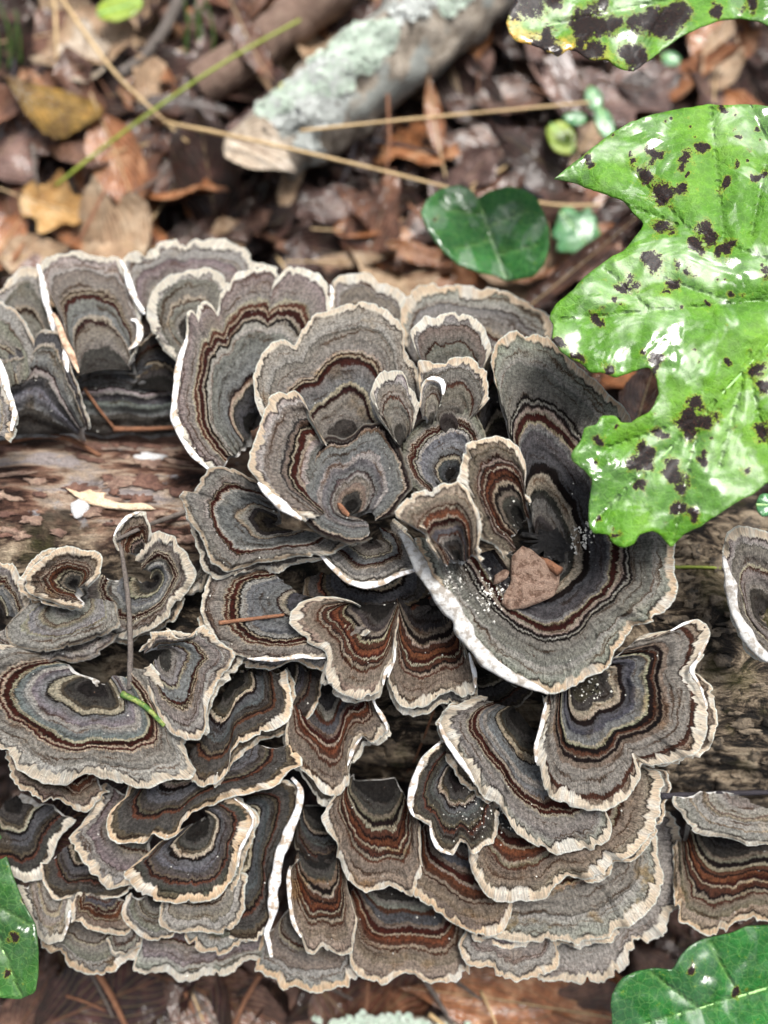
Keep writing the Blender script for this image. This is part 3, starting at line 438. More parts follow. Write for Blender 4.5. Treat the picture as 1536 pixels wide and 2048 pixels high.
B('E9', 'bottom left bracket with an orange brown patch and toothed rim', (175, 1820), [(85, 1860), (82, 1893), (97, 1912), (113, 1906), (129, 1924), (153, 1942), (178, 1946), (222, 1944), (242, 1928), (270, 1914), (280, 1880)], -1.4, 'plain', mw=2.2, teeth=1.0, stain=1.0, sink=4, gain=.85, pale=.05)
B('E10', 'tiny folded grey lobe between two bottom left brackets', (245, 1850), [(215, 1875), (218, 1902), (228, 1918), (258, 1910), (280, 1890), (285, 1865)], -.7, 'small', mw=1.4, sink=3)
B('E11', 'long grey bottom bracket with a toothed tan rim between the two lower corners', [(330, 1800), (480, 1790)], [(258, 1880), (264, 1916), (268, 1944), (291, 1948), (323, 1940), (343, 1952), (363, 1966), (388, 1956), (424, 1948), (456, 1948), (484, 1930), (513, 1928), (545, 1922), (555, 1880)], -1.8, 'plain', mw=2.0, teeth=1.1, sink=4)
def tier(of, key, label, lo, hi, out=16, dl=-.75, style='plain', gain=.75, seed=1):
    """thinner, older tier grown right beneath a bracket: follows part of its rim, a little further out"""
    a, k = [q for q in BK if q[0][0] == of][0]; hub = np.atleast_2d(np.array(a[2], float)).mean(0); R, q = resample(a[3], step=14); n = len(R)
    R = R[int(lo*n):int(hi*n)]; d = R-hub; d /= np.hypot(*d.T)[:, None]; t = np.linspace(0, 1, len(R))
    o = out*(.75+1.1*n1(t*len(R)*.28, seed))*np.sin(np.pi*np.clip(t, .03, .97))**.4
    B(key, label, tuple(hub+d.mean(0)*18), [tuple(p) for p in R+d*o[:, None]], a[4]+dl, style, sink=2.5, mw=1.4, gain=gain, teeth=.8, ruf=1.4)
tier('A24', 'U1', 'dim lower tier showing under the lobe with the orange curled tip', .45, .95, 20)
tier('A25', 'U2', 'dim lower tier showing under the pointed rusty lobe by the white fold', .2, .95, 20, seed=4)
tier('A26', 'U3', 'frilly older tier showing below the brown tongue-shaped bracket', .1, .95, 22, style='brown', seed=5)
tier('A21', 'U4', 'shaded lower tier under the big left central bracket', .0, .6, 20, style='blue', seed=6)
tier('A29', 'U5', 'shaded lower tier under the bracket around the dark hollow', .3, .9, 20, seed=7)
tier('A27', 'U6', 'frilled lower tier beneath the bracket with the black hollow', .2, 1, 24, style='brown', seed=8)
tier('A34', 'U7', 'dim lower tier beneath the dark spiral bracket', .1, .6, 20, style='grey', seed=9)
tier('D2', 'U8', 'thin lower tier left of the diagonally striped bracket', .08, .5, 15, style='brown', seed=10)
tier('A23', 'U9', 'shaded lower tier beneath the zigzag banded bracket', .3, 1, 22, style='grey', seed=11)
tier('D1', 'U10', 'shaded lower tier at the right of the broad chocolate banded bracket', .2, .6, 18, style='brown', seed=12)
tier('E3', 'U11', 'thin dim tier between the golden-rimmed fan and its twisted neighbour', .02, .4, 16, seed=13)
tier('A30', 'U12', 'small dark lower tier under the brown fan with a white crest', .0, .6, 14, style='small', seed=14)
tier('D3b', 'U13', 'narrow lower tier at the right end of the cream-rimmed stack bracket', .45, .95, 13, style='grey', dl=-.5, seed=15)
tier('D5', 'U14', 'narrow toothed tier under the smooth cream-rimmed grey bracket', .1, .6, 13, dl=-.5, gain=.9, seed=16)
for a, k in BK: bracket(*a, **k)
# ================================================================== ground
def soil_mat():
    s = NT('wet_soil'); p = s.mm(); n = s.noise(p, .09, 6, .65); f = s.noise(p, .7, 4, .7)
    c = s.ramp(n, [(0, lin(22, 17, 16)), (.45, lin(38, 28, 26)), (.6, lin(62, 44, 40)), (1, lin(88, 66, 58))])
    c = s.mix(1, c, s.grey(s.rng(f, .3, .7, .6, 1.3)), 'MULTIPLY')
    return s.done(c, s.rng(f, .3, .7, .25, .75), s.bump(s.math('ADD', n, s.math('MULTIPLY', f, .4)), .004), .5)
g = np.sinh(np.linspace(-6.4, 6.4, 181))*9.0
gx, gy = np.meshgrid(g, g, indexing='ij')
gz = np.where(np.hypot(gx, gy) < 400, 4*fb2(gx/38, gy/38, 3, 5), 0)+fb2(gx/300, gy/300, 5, 3)*14*np.clip(np.hypot(gx, gy)/400, 0, 1)-1.5
gV = np.stack([gx, gy, gz], -1)
tag(obj('ground', mesh('ground', gV.reshape(-1, 3), gridF(181, 181), soil_mat())), kind='structure')
def ground_z(x, y): return 4*fb2(np.asarray(x)/38, np.asarray(y)/38, 3, 5)-1.5

# ================================================================== fallen log
LOG_R = 51.0
def log_mat():
    s = NT('rotten_log_bark'); p = s.mm(4); rx = s.attr('bare'); 
    st = s.n('Mapping'); s.t.links.new(p, st.inputs[0]); st.inputs['Scale'].default_value = (.30, 1, 1); q = st.outputs[0]
    n = s.noise(q, .10, 6, .65, .6); n2_ = s.noise(q, .55, 5, .7); m = s.noise(p, .045, 4, .6); k = s.noise(p, 2.2, 4, .7)
    st2 = s.n('Mapping'); s.t.links.new(p, st2.inputs[0]); st2.inputs['Scale'].default_value = (.65, 1, 1); nb = s.noise(st2.outputs[0], .13, 8, .74, .8)
    bark = s.ramp(nb, [(0, lin(10, 9, 8)), (.44, lin(26, 23, 20)), (.49, lin(70, 60, 50)), (.54, lin(140, 124, 104)), (.62, lin(184, 168, 144)), (1, lin(200, 186, 164))])
    bark = s.mix(s.rng(m, .56, .66), bark, s.mix(.5, bark, lin(74, 72, 30)))
    wood = s.ramp(n, [(0, lin(20, 14, 12)), (.40, lin(38, 26, 22)), (.45, lin(84, 58, 48)), (.49, lin(140, 108, 90)), (.55, lin(184, 164, 144)), (.62, lin(160, 150, 148)), (1, lin(204, 194, 188))])
    wood = s.mix(s.rng(m, .55, .64), wood, lin(62, 52, 48)); wood = s.mix(s.rng(s.noise(p, .12, 4, .7), .62, .70), wood, lin(160, 158, 160))
    c = s.mix(rx, bark, wood); c = s.mix(1, c, s.grey(s.rng(n2_, .3, .7, .62, 1.3)), 'MULTIPLY'); c = s.mix(1, c, s.grey(s.rng(k, .3, .7, .7, 1.25)), 'MULTIPLY')
    h = s.math('ADD', s.math('ADD', s.math('MULTIPLY', n, .5), s.math('MULTIPLY', nb, .5)), s.math('MULTIPLY', n2_, .6)); h = s.math('ADD', h, s.math('MULTIPLY', k, .15))
    return s.done(c, s.rng(k, .3, .7, .4, .8), s.bump(h, .007, 1), .2)
LA = P(-100, 1215, 42)+0; LB = P(1700, 1330, 42)          # axis height 42
ax0 = np.array([-330., 18., 40.]); ax1 = np.array([330., -58., 40.])
nu_, nv_ = 420, 150
t_ = np.linspace(0, 1, nu_)[:, None]; th = np.linspace(-.32*math.pi, 1.32*math.pi, nv_)[None, :]
X_ = ax0[0]+(ax1[0]-ax0[0])*t_+0*th
bare = 1/(1+np.exp((X_+38+14*fb2(X_/22, th*3, 41, 3))/3.5))
Yl = ax0[1]+(ax1[1]-ax0[1])*t_+LOG_R*np.cos(th); bare = bare/(1+np.exp(-(Yl+4+6*fb2(X_/18, th*4, 43, 3))/2.5))
rr_ = LOG_R+3.5*fb2(X_/60, th*2.0, 11, 3)+(1-bare*.6)*(2.2*fb2(X_/14, th*9, 12, 4)-1.6*np.clip(fb2(X_/20, th*14, 14, 3), 0, 1))+bare*(1.3*fb2(X_/26, th*22, 13, 4)-1.0*np.clip(fb2(X_/40, th*40, 19, 2), 0, 1))
V_ = np.stack([X_, ax0[1]+(ax1[1]-ax0[1])*t_+rr_*np.cos(th), ax0[2]+rr_*np.sin(th)], -1)
logT = thing('fallen_log', (0, -32, 42), 'rotting log under the colony, bare pinkish wood at left, mossy cracked bark at right', 'log')
LO = np.array([0, -32, 42.])
lm = mesh('trunk', (V_-LO).reshape(-1, 3), gridF(nu_, nv_)[:, ::-1].copy(), log_mat()); attr(lm, 'bare', 'FLOAT', bare); lo = obj('trunk', lm, logT)
from mathutils.bvhtree import BVHTree
def bvh_of(V, F): return BVHTree.FromPolygons([Vector(v) for v in V.reshape(-1, 3)], F.tolist())
LOGB = bvh_of(V_, gridF(nu_, nv_))
def ray_px(px, py, bv=None, default_z=60):
    """nearest place along the sight line through a pixel that lies on the log or the given surface"""
    a = Vector(CAM); d = (Vector(P(px, py, 0.0))-a).normalized(); h = (bv or LOGB).ray_cast(a, d)
    return np.array(h[0]) if h[0] is not None else P(px, py, default_z)
# ---- bark flakes, crusts on the log
def blob_plate(outline, name, mat, parent, origin, z_fn, thick=1.0, step=9, rough=.35, seed=1, conv=None, dome=.0, attrs=None, smoothit=True):
    """flat-ish piece with its own outline: triangulated inside, domed, with a side wall"""
    o2, _ = resample(np.vstack([outline, outline[:1]]), step=step); o2 = o2[:-1]
    x0, y0 = o2.min(0); x1, y1 = o2.max(0)
    gx, gy = np.meshgrid(np.arange(x0+step*.6, x1, step), np.arange(y0+step*.6, y1, step*.87)); gx[1::2] += step/2
    pts = np.stack([gx.ravel(), gy.ravel()], -1)+RNG.uniform(-.15, .15, (gx.size, 2))*step
    # keep those inside and away from the edge
    def inside(p):
        x, y = p[:, 0][:, None], p[:, 1][:, None]; a = o2; b_ = np.roll(o2, -1, 0)
        c = ((a[:, 1] > y) != (b_[:, 1] > y)) & (x < (b_[:, 0]-a[:, 0])*(y-a[:, 1])/(b_[:, 1]-a[:, 1]+1e-9)+a[:, 0])
        return c.sum(1) % 2 == 1
    def edged(p):
        out = np.full(len(p), 1e9)
        a = o2; b_ = np.roll(o2, -1, 0); ab = b_-a; L2 = (ab**2).sum(1)+1e-9
        for i in range(0, len(p), 4000):
            q = p[i:i+4000]; t = np.clip(((q[:, None]-a)*ab).sum(2)/L2, 0, 1); out[i:i+4000] = np.hypot(*np.moveaxis(q[:, None]-(a+t[..., None]*ab), 2, 0)).min(1)
        return out
    if len(pts): pts = pts[inside(pts)]
    if len(pts): pts = pts[edged(pts) > step*.45]
    n0 = len(o2); allp = np.vstack([o2, pts]) if len(pts) else o2
    r = delaunay_2d_cdt([Vector(p) for p in allp], [(i, (i+1) % n0) for i in range(n0)], [tuple(range(n0))], 1, 1e-4)
    vv = np.array([tuple(v) for v in r[0]]); fc = [tuple(f) for f in r[2]]
    e = edged(vv); top = z_fn(vv, e)                     # 3-D positions of the upper face
    fc = [f if np.cross(top[f[1]]-top[f[0]], top[f[2]]-top[f[0]])[2] > 0 else f[::-1] for f in fc]
    n = len(vv); low = top-np.array([0, 0, thick]); V = np.vstack([top, low]); F = list(fc)+[tuple(i+n for i in f[::-1]) for f in fc]
    cnt = {}
    for f in fc:
        for i in range(len(f)): cnt[(f[i], f[(i+1) % len(f)])] = 1
    for (a, b_) in list(cnt):
        if (b_, a) not in cnt: F.append((b_, a, a+n, b_+n))
    m = mesh(name, V-origin, F, mat)
    if attrs:
        for an, fn in attrs.items(): attr(m, an, 'FLOAT', np.r_[fn(vv, e), fn(vv, e)])
    return obj(name, m, parent), top, vv, e
def on_log(lift, dome=0.0, seed=1):
    def f(vv, e):
        out = np.array([ray_px(x, y) for x, y in vv]); k = lift+dome*np.clip(e/18, 0, 1)**.6+.35*fb2(vv[:, 0]/14, vv[:, 1]/14, seed, 3)*np.clip(e/6, 0, 1)
        n = (CAM-out); n /= np.linalg.norm(n, axis=1, keepdims=True); return out+n*k[:, None]
    return f
def flat_mat(name, stops, sc=.25, sc2=1.6, rough=.6, bump=.002, spec=.4, detail=5):
    s = NT(name); p = s.mm(3); n = s.noise(p, sc, detail, .65); k = s.noise(p, sc2, 4, .7)
    c = s.ramp(n, stops); c = s.mix(1, c, s.grey(s.rng(k, .3, .7, .65, 1.25)), 'MULTIPLY')
    return s.done(c, rough, s.bump(s.math('ADD', n, s.math('MULTIPLY', k, .5)), bump), spec)
M_FLAKE = flat_mat('brown_bark', [(0, lin(58, 34, 28)), (.45, lin(96, 68, 58)), (.6, lin(126, 94, 80)), (1, lin(160, 130, 112))])
M_WOODP = flat_mat('tan_wood', [(0, lin(60, 44, 40)), (.42, lin(120, 94, 82)), (.6, lin(160, 136, 118)), (1, lin(186, 168, 150))])
M_CRUST = flat_mat('white_mycelium', [(0, lin(170, 172, 176)), (.45, lin(226, 226, 226)), (1, lin(245, 242, 236))], .5, 3, .7)
M_CREAMW = flat_mat('raw_wood', [(0, lin(190, 150, 116)), (.45, lin(236, 206, 172)), (1, lin(250, 236, 214))], .3, 2)
M_BARKD = flat_mat('dark_bark', [(0, lin(26, 23, 20)), (.42, lin(62, 54, 45)), (.52, lin(124, 110, 92)), (1, lin(166, 150, 128))])
def wob(cx, cy, rx, ry, n=18, seed=0, jag=.25, rot=0):
    a = np.linspace(0, 2*math.pi, n, endpoint=False); r = 1+jag*2*n1(np.arange(n)*.9, seed)
    x = np.cos(a)*rx*r; y = np.sin(a)*ry*r; c, s = math.cos(rot), math.sin(rot)
    return np.stack([cx+x*c-y*s, cy+x*s+y*c], -1)
rf = random.Random(15)
for i in range(62):
    cx, cy = rf.uniform(-20, 385), (rf.gauss(886, 9) if i < 22 else rf.uniform(895, 1085)); rx, ry = rf.uniform(9, 36), rf.uniform(3.5, 11)
    blob_plate(wob(cx, cy, rx, ry, 26, i, .55, rf.gauss(0, .12)), 'bark_flake' if i < 22 else 'wood_plate', M_FLAKE if rf.random() < .45 or i < 22 else M_WOODP, logT, LO, on_log(.8, .8, i), 1.8, 5)
for i, (cx, cy, rx, ry, ro) in enumerate([(158, 1012, 16, 24, .3), (300, 912, 30, 7, 0)]):
    blob_plate(wob(cx, cy, rx, ry, 18, i+30, .4, ro), 'white_crust', M_CRUST, logT, LO, on_log(1.0, .9, i), .8, 5)
blob_plate(np.array([(130, 975), (160, 985), (180, 978), (190, 985), (212, 985), (205, 996), (240, 1006), (290, 1006), (312, 1018), (270, 1020), (215, 1016), (180, 1008), (150, 992)]), 'pale_splinter', M_CREAMW, logT, LO, on_log(1.6, .8, 3), 1.2, 5)
for i in range(84):
    cx, cy = RNG.uniform(1290, 1560), RNG.uniform(1010, 1610); rx, ry = RNG.uniform(8, 34), RNG.uniform(5, 15)
    blob_plate(wob(cx, cy, rx, ry, 22, i+50, .6), 'bark_flake', M_BARKD, logT, LO, on_log(.7, .8, i), 1.6, 9)
for i in range(12):
    cx, cy = RNG.uniform(720, 900), RNG.uniform(1420, 1560)
    blob_plate(wob(cx, cy, RNG.uniform(12, 34), RNG.uniform(8, 18), 14, i+90, .4), 'bark_flake', M_BARKD, logT, LO, on_log(.7, .8, i), 1.6, 9)

# ================================================================== leaves
def leaf_mat(name, c1, c2, c3, gloss=.5, spot=0.0, vein=.35, coat=.5, rough=.5, back=None, transl=.12):
    """dead or living leaf: side veins follow the leaf's own axis (attributes lu along, lv across)"""
    s = NT(name); p = s.mm(2); lu, lv = s.attr('lu'), s.attr('lv')
    oi = s.n('ObjectInfo'); off = s.n('VectorMath', operation='ADD'); s.t.links.new(p, off.inputs[0])
    cmb = s.n('CombineXYZ'); s.set(cmb.inputs[0], s.math('MULTIPLY', oi.outputs['Random'], 97.0)); s.t.links.new(cmb.outputs[0], off.inputs[1]); p = off.outputs[0]
    n = s.noise(p, .12, 6, .7, .6); k = s.noise(p, .6, 5, .75); f = s.noise(p, 3, 3, .6)
    c1, c2, c3 = [tuple(q*.68 for q in z[:3])+(1,) for z in (c1, c2, c3)]; c = s.ramp(n, [(.30, c1), (.50, c2), (.66, c3)]); c = s.mix(s.rng(s.noise(p, .3, 5, .75), .56, .70), c, s.mix(1, c, lin(120, 96, 84), 'MULTIPLY'))
    c = s.mix(1, c, s.grey(s.rng(k, .3, .7, .62, 1.3)), 'MULTIPLY')
    al = s.math('ABSOLUTE', lv)
    ph = s.math('MULTIPLY', s.math('SUBTRACT', lu, s.math('MULTIPLY', al, .55)), 9*2*math.pi)
    wv = s.math('SINE', ph); vn = s.rng(wv, .82, 1.0); mid = s.rng(al, .035, .008)
    vv = s.math('MAXIMUM', s.math('MULTIPLY', vn, .8), mid)
    c = s.mix(s.math('MULTIPLY', vv, vein), c, s.mix(.5, c, lin(206, 186, 140)))
    if spot: c = s.mix(s.rng(s.noise(p, .28, 4, .65), .66-spot*.1, .70-spot*.1), c, lin(34, 24, 22))
    h = s.math('ADD', s.math('MULTIPLY', vv, -.5), s.math('MULTIPLY', k, .6))
    h = s.math('ADD', h, s.math('MULTIPLY', wv, -.12))
    nm = s.bump(h, .0012, .9)
    s.b.inputs['Coat Weight'].default_value = coat*.5; s.b.inputs['Specular IOR Level'].default_value = .2; s.b.inputs['Coat Roughness'].default_value = .12
    s.set(s.b.inputs['Coat Normal'], s.bump(s.noise(p, .35, 3, .5), .0010, 1))
    return s.done(c, rough, nm, .2)
LM = {
 'dark':   leaf_mat('dark_brown_leaf', lin(22, 14, 14), lin(48, 26, 24), lin(84, 52, 46), coat=.55),
 'umber':  leaf_mat('umber_leaf', lin(44, 27, 22), lin(88, 58, 46), lin(142, 106, 88), coat=1.0),
 'rust':   leaf_mat('rust_leaf', lin(48, 27, 20), lin(98, 60, 44), lin(156, 108, 82), coat=1.0),
 'orange': leaf_mat('orange_leaf', lin(96, 54, 30), lin(164, 104, 64), lin(212, 162, 122), coat=1.0),
 'yellow': leaf_mat('yellow_leaf', lin(150, 104, 58), lin(196, 150, 88), lin(220, 184, 132), coat=.5, spot=.3),
 'tan':    leaf_mat('tan_leaf', lin(140, 108, 82), lin(180, 150, 120), lin(208, 184, 156), coat=.35),
 'mauve':  leaf_mat('mauve_leaf', lin(46, 32, 31), lin(94, 66, 60), lin(146, 116, 106), coat=1.0),
 'pale':   leaf_mat('pale_leaf', lin(168, 150, 132), lin(206, 188, 166), lin(232, 218, 200), coat=.3),
 'olive':  leaf_mat('olive_leaf', lin(96, 62, 22), lin(120, 92, 30), lin(178, 136, 60), coat=.8),
}
def blade(L, W, shape='ovate', curl=.25, bend=.2, twist=0.0, ser=0.0, lobes=0, seed=0, nu=34, nv=13, holes=0, crinkle=1.0):
    """leaf blade as a curved sheet; returns vertices (mm), faces, lu, lv"""
    u = np.linspace(0, 1, nu)[:, None]; v = np.linspace(-1, 1, nv)[None, :]
    if shape == 'ovate': w = np.sin(np.pi*u**.72)**1.15*(1-.1*u)
    elif shape == 'lance': w = np.sin(np.pi*u**.9)**1.1*.7
    elif shape == 'obovate': w = np.sin(np.pi*u**1.35)**.8
    else: w = np.sin(np.pi*u**.85)**.8*(1+.28*np.sin(u*15+seed))
    if lobes: w = w*(.62+.38*np.abs(np.sin(u*np.pi*lobes))**.7)
    w = np.clip(w, .015, None)*(1+ser*n1(u*26, seed)+.18*n1(u*5, seed+1))
    w = w*(1+.12*n1(u*3, seed+2)*np.sign(v))
    X = u*L; Y = v*w*W/2; A = curl*Y/(W/2)*1.5
    rad = W/2/max(.05, abs(curl)*1.5)
    Yc = np.sin(A)*rad if abs(curl) > .03 else Y; Zc = (1-np.cos(A))*rad*np.sign(curl) if abs(curl) > .03 else 0*Y
    be = bend*np.pi*(u-.5); Rb = L/max(.05, abs(bend)*np.pi)
    Xb = np.sin(be)*Rb if abs(bend) > .03 else X-L/2; Zb = (1-np.cos(be))*Rb*np.sign(bend) if abs(bend) > .03 else 0*X
    tw = twist*(u-.5); Y2 = Yc*np.cos(tw)-Zc*np.sin(tw); Z2 = Yc*np.sin(tw)+Zc*np.cos(tw)
    Z = Z2+Zb+crinkle*(.055*W*fb2(u*L/(W*.3), v*2.2+0*u, seed+3, 3))*(.3+np.abs(v))-.02*W*np.exp(-np.abs(v)*14)
    V = np.stack([Xb+0*v, Y2, Z], -1)
    return V, u+0*v, v+0*u
def blade_mesh(name, mat, **k):
    V, lu, lv = blade(**k); F = gridF(*lu.shape); V = V.reshape(-1, 3); V2 = V-np.array([0, 0, .25])
    n = len(V); nu, nv = lu.shape
    m = mesh(name, V, F[:, ::-1].copy(), mat); attr(m, 'lu', 'FLOAT', lu); attr(m, 'lv', 'FLOAT', lv)
    return m
def midrib_mesh(L, mat, k, r=.35, stalk=9):
    V, lu, lv = blade(**k); c = V[:, V.shape[1]//2]; c = np.vstack([c[0]+(c[0]-c[2])/np.linalg.norm(c[0]-c[2])*stalk, c]); c[:, 2] += .12
    n = len(c); rad = r*np.linspace(1.25, .35, n); vs = []
    for j in range(5):
        a = 2*math.pi*j/5; vs.append(c+np.stack([0*rad, np.cos(a)*rad, np.sin(a)*rad], -1))
    Vv = np.stack(vs, 1).reshape(-1, 3); F = [(i*5+j, i*5+(j+1) % 5, (i+1)*5+(j+1) % 5, (i+1)*5+j) for i in range(n-1) for j in range(5)]
    return mesh('midrib', Vv, F, mat)
M_STALK = flat_mat('stalk_brown', [(0, lin(70, 44, 32)), (1, lin(130, 92, 66))]); M_STALKP = flat_mat('stalk_pale', [(0, lin(170, 140, 100)), (1, lin(214, 190, 150))])
def place(o, p, rz=0, rx=0, ry=0):
    o.location = Vector([float(c) for c in p])*MM; o.rotation_euler = (rx, ry, rz)
def fallen_leaf(px, py, z, ang, L, W, col, label, shape='ovate', curl=.25, bend=.15, rx=0, ry=0, group=None, rib=True, seed=0, **k):
    """ang: direction of the leaf tip in the picture, degrees counter-clockwise from right; px, py: middle of the blade"""
    k = dict(L=L, W=W, shape=shape, curl=curl, bend=bend, seed=seed, **k)
    m = blade_mesh('blade', LM[col], **k); r = thing('fallen_leaf', (0, 0, 0), label, 'leaf', group); obj('blade', m, r)
    if rib: obj('midrib', midrib_mesh(L, M_STALKP if col in ('orange', 'yellow', 'tan', 'rust') else M_STALK, k), r)
    place(r, P(px, py, z), math.radians(ang), rx, ry); return r
# named leaves one can single out in the litter
FL = [
 # px,py,z,ang,L,W,col,label,shape,curl,bend,rx,ry
 (245, 345, 16, -68, 54, 24, 'orange', 'long wet orange brown leaf with a dark midrib pointing down at the left', 'ovate', .3, .12, .1, .1),
 (110, 205, 20, -25, 48, 27, 'olive', 'curled olive and gold leaf at the upper left above the long orange one', 'obovate', -.5, .2, -.2, 0),
 (115, 415, 14, -15, 32, 22, 'yellow', 'ragged yellow leaf with dark flecks left of the long orange leaf', 'round', .25, .2, .1, 0),
 (360, 350, 10, 70, 36, 22, 'rust', 'red brown leaf with two dark holes right of the long orange leaf', 'ovate', .2, .1, 0, .1),
 (330, 285, 14, -10, 30, 11, 'mauve', 'small glossy pinkish leaf lying across above the holed red brown leaf', 'lance', .3, .1, 0, 0),
 (520, 300, 34, 150, 34, 24, 'pale', 'pale torn leaf with pointed lobes on the end of the lichen branch', 'ovate', .35, -.2, 0, 0),
 (505, 95, 22, -62, 40, 18, 'rust', 'leaf with a green tip hanging near the top left of the lichen branch', 'lance', .4, .3, 0, .2),
 (740, 455, 12, 10, 32, 13, 'orange', 'orange leaf curled lengthwise left of the heart-shaped green leaf', 'ovate', .6, .2, 0, 0),
 (700, 520, 14, 5, 34, 10, 'tan', 'narrow yellowish leaf just above the scalloped back brackets', 'lance', .2, .1, 0, 0),
 (868, 235, 16, 100, 36, 12, 'orange', 'narrow orange leaf standing to the right of the lichen branch', 'lance', .4, .2, 0, -.3),
 (170, 110, 14, 95, 34, 20, 'pale', 'pale grey leaf scrap under the crossing straw stems', 'round', .3, .2, 0, 0),
 (380, 180, 14, 80, 38, 11, 'umber', 'slim tan brown leaf crossed by the green stem', 'lance', .4, .15, 0, 0),
 (120, 60, 8, 20, 40, 22, 'rust', 'broad red brown leaf near the top left corner', 'ovate', .2, .1, 0, 0),
 (250, 470, 10, -30, 42, 22, 'rust', 'dark rusty leaf just behind the back row at the left', 'ovate', .3, .1, 0, 0),
 (10, 480, 12, 60, 34, 22, 'orange', 'pale orange leaf at the left edge behind the back row', 'ovate', .3, .1, 0, 0),
 (75, 510, 12, 10, 30, 20, 'tan', 'pinkish tan leaf just behind the leftmost back brackets', 'ovate', .3, .2, 0, 0),
 (1160, 530, 44, 38, 70, 14, 'rust', 'long rolled rust brown leaf between the colony and the spotted green leaf', 'lance', .9, .08, 0, -.2),
 (1290, 790, 78, 70, 30, 16, 'rust', 'dark red brown leaf seen through the gap in the spotted green leaf', 'ovate', .4, .2, 0, 0),
 (1040, 190, 8, 15, 44, 20, 'umber', 'dull brown leaf under the thin straw stem at the upper middle', 'ovate', .3, .15, 0, 0),
 (960, 110, 10, 85, 30, 13, 'mauve', 'wet mauve leaf between the lichen branch and the upper spotted leaf', 'ovate', .4, .2, 0, 0),
 (1260, 185, 10, 30, 50, 30, 'mauve', 'large crinkled mauve leaf below the upper spotted leaf', 'round', .2, .2, 0, 0),
 (1440, 110, 14, 75, 44, 22, 'tan', 'folded tan leaf in the upper right between the two spotted leaves', 'ovate', .7, .2, 0, 0),
 (1350, 190, 10, -10, 50, 24, 'dark', 'dark red brown leaf directly above the big spotted leaf', 'ovate', .2, .1, 0, 0),
 (940, 300, 8, 170, 44, 24, 'umber', 'brown leaf between the two thin straw stems', 'ovate', .2, .1, 0, 0),
 (1180, 270, 16, 60, 20, 12, 'tan', 'small cream leaf touching the yellow green one', 'ovate', .3, .1, 0, 0),
 (1060, 2010, 14, 172, 88, 38, 'orange', 'large wet orange brown leaf lying under the bottom rim at the right', 'ovate', .1, .1, 0, 0),
 (240, 1990, 10, 20, 60, 34, 'dark', 'dark maroon leaf below the bottom left brackets', 'ovate', .2, .1, 0, 0),
 (470, 2010, 10, -20, 52, 28, 'umber', 'brown wet leaf below the long toothed bottom bracket', 'ovate', .3, .1, 0, 0),
 (30, 1130, 86, 170, 62, 18, 'dark', 'dark red leaf with a toothed edge wedged behind the small brown fan', 'ovate', .3, .05, 0, 0),
 (330, 1060, 84, 20, 30, 14, 'dark', 'dark maroon leaf tucked between the bare wood and the striped bracket', 'ovate', .3, .1, 0, 0),
 (180, 1615, 62, 30, 34, 20, 'dark', 'dark red leaf in the hollow under the ragged-edged bracket', 'ovate', .3, .1, 0, 0),
 (60, 2020, 10, 60, 34, 18, 'umber', 'brown leaf in the bottom left corner', 'ovate', .3, .1, 0, 0),
]
for i, f in enumerate(FL):
    fallen_leaf(*f[:8], shape=f[8], curl=f[9], bend=f[10], rx=f[11], ry=f[12], seed=i*3+1, ser=.12 if f[8] != 'lance' else .04)
# anonymous leaves: shared meshes, several kinds, scattered over the ground the photograph shows
KINDS = []
r_ = random.Random(5)
KN = [('dark', 'small dark brown wet leaf in the blurred litter', 'dark brown leaves in the litter'), ('umber', 'medium brown wet leaf in the blurred litter', 'medium brown leaves in the litter'),
      ('rust', 'rusty red wet leaf in the blurred litter', 'rusty leaves in the litter'), ('mauve', 'glossy mauve brown leaf in the blurred litter', 'mauve leaves in the litter'), ('dark', 'small dark brown wet leaf in the blurred litter', 'dark brown leaves in the litter'),
      ('tan', 'light tan leaf in the blurred litter', 'tan leaves in the litter'), ('orange', 'plain orange leaf scrap in the blurred litter', 'orange leaves in the litter')]
for kn in KN:
    for j in range(3):
        k = dict(L=r_.uniform(30, 56), W=r_.uniform(14, 27), shape=r_.choice(['ovate', 'lance', 'obovate', 'round']), curl=r_.uniform(-.5, .7), bend=r_.uniform(-.15, .35), seed=r_.randrange(999), ser=.15, nu=20, nv=9, lobes=r_.choice([0, 0, 0, 3]), crinkle=2.6)
        KINDS.append((kn, blade_mesh('fallen_leaf', LM[kn[0]], **k)))
WH = [((-99, 400, -99, 700), ('in the upper left litter', ', upper left')), ((400, 1000, -99, 700), ('in the litter around the lichen branch', ', by the branch')), ((1000, 1700, -99, 1100), ('in the litter around the spotted leaves', ', right')), ((-99, 760, 1500, 2200), ('below the bottom left rims', ', bottom left')), ((760, 1700, 1500, 2200), ('below the bottom right rims', ', bottom right'))]
def scatter(n, x0, x1, y0, y1, zmax, seed, kinds=None):
    r = random.Random(seed); c = 0
    while c < n:
        px, py = r.uniform(x0, x1), r.uniform(y0, y1)
        p = P(px, py, 0.0); c += 1
        where = [q[1] for q in WH if q[0][0] <= px < q[0][1] and q[0][2] <= py < q[0][3]][0]
        KK = [q for q in KINDS if kinds is None or q[0][0] in kinds]; kn, m = KK[int(r.random()*len(KK))]
        o = obj('fallen_leaf', m); tag(o, kn[1], 'leaf', kn[2]+where[1]); o['label'] = kn[1].replace('in the blurred litter', where[0]); p[2] = float(ground_z(p[0], p[1]))+r.uniform(1, zmax)
        place(o, p, r.uniform(0, 6.28), r.gauss(0, .27), r.gauss(0, .27)); o.scale = [r.choice([.6, .8, 1.0, 1.2, 1.6])*r.uniform(.9, 1.1)]*3
scatter(250, -60, 1600, -60, 620, 16, 3)
scatter(16, 1200, 1600, 560, 900, 9, 4)
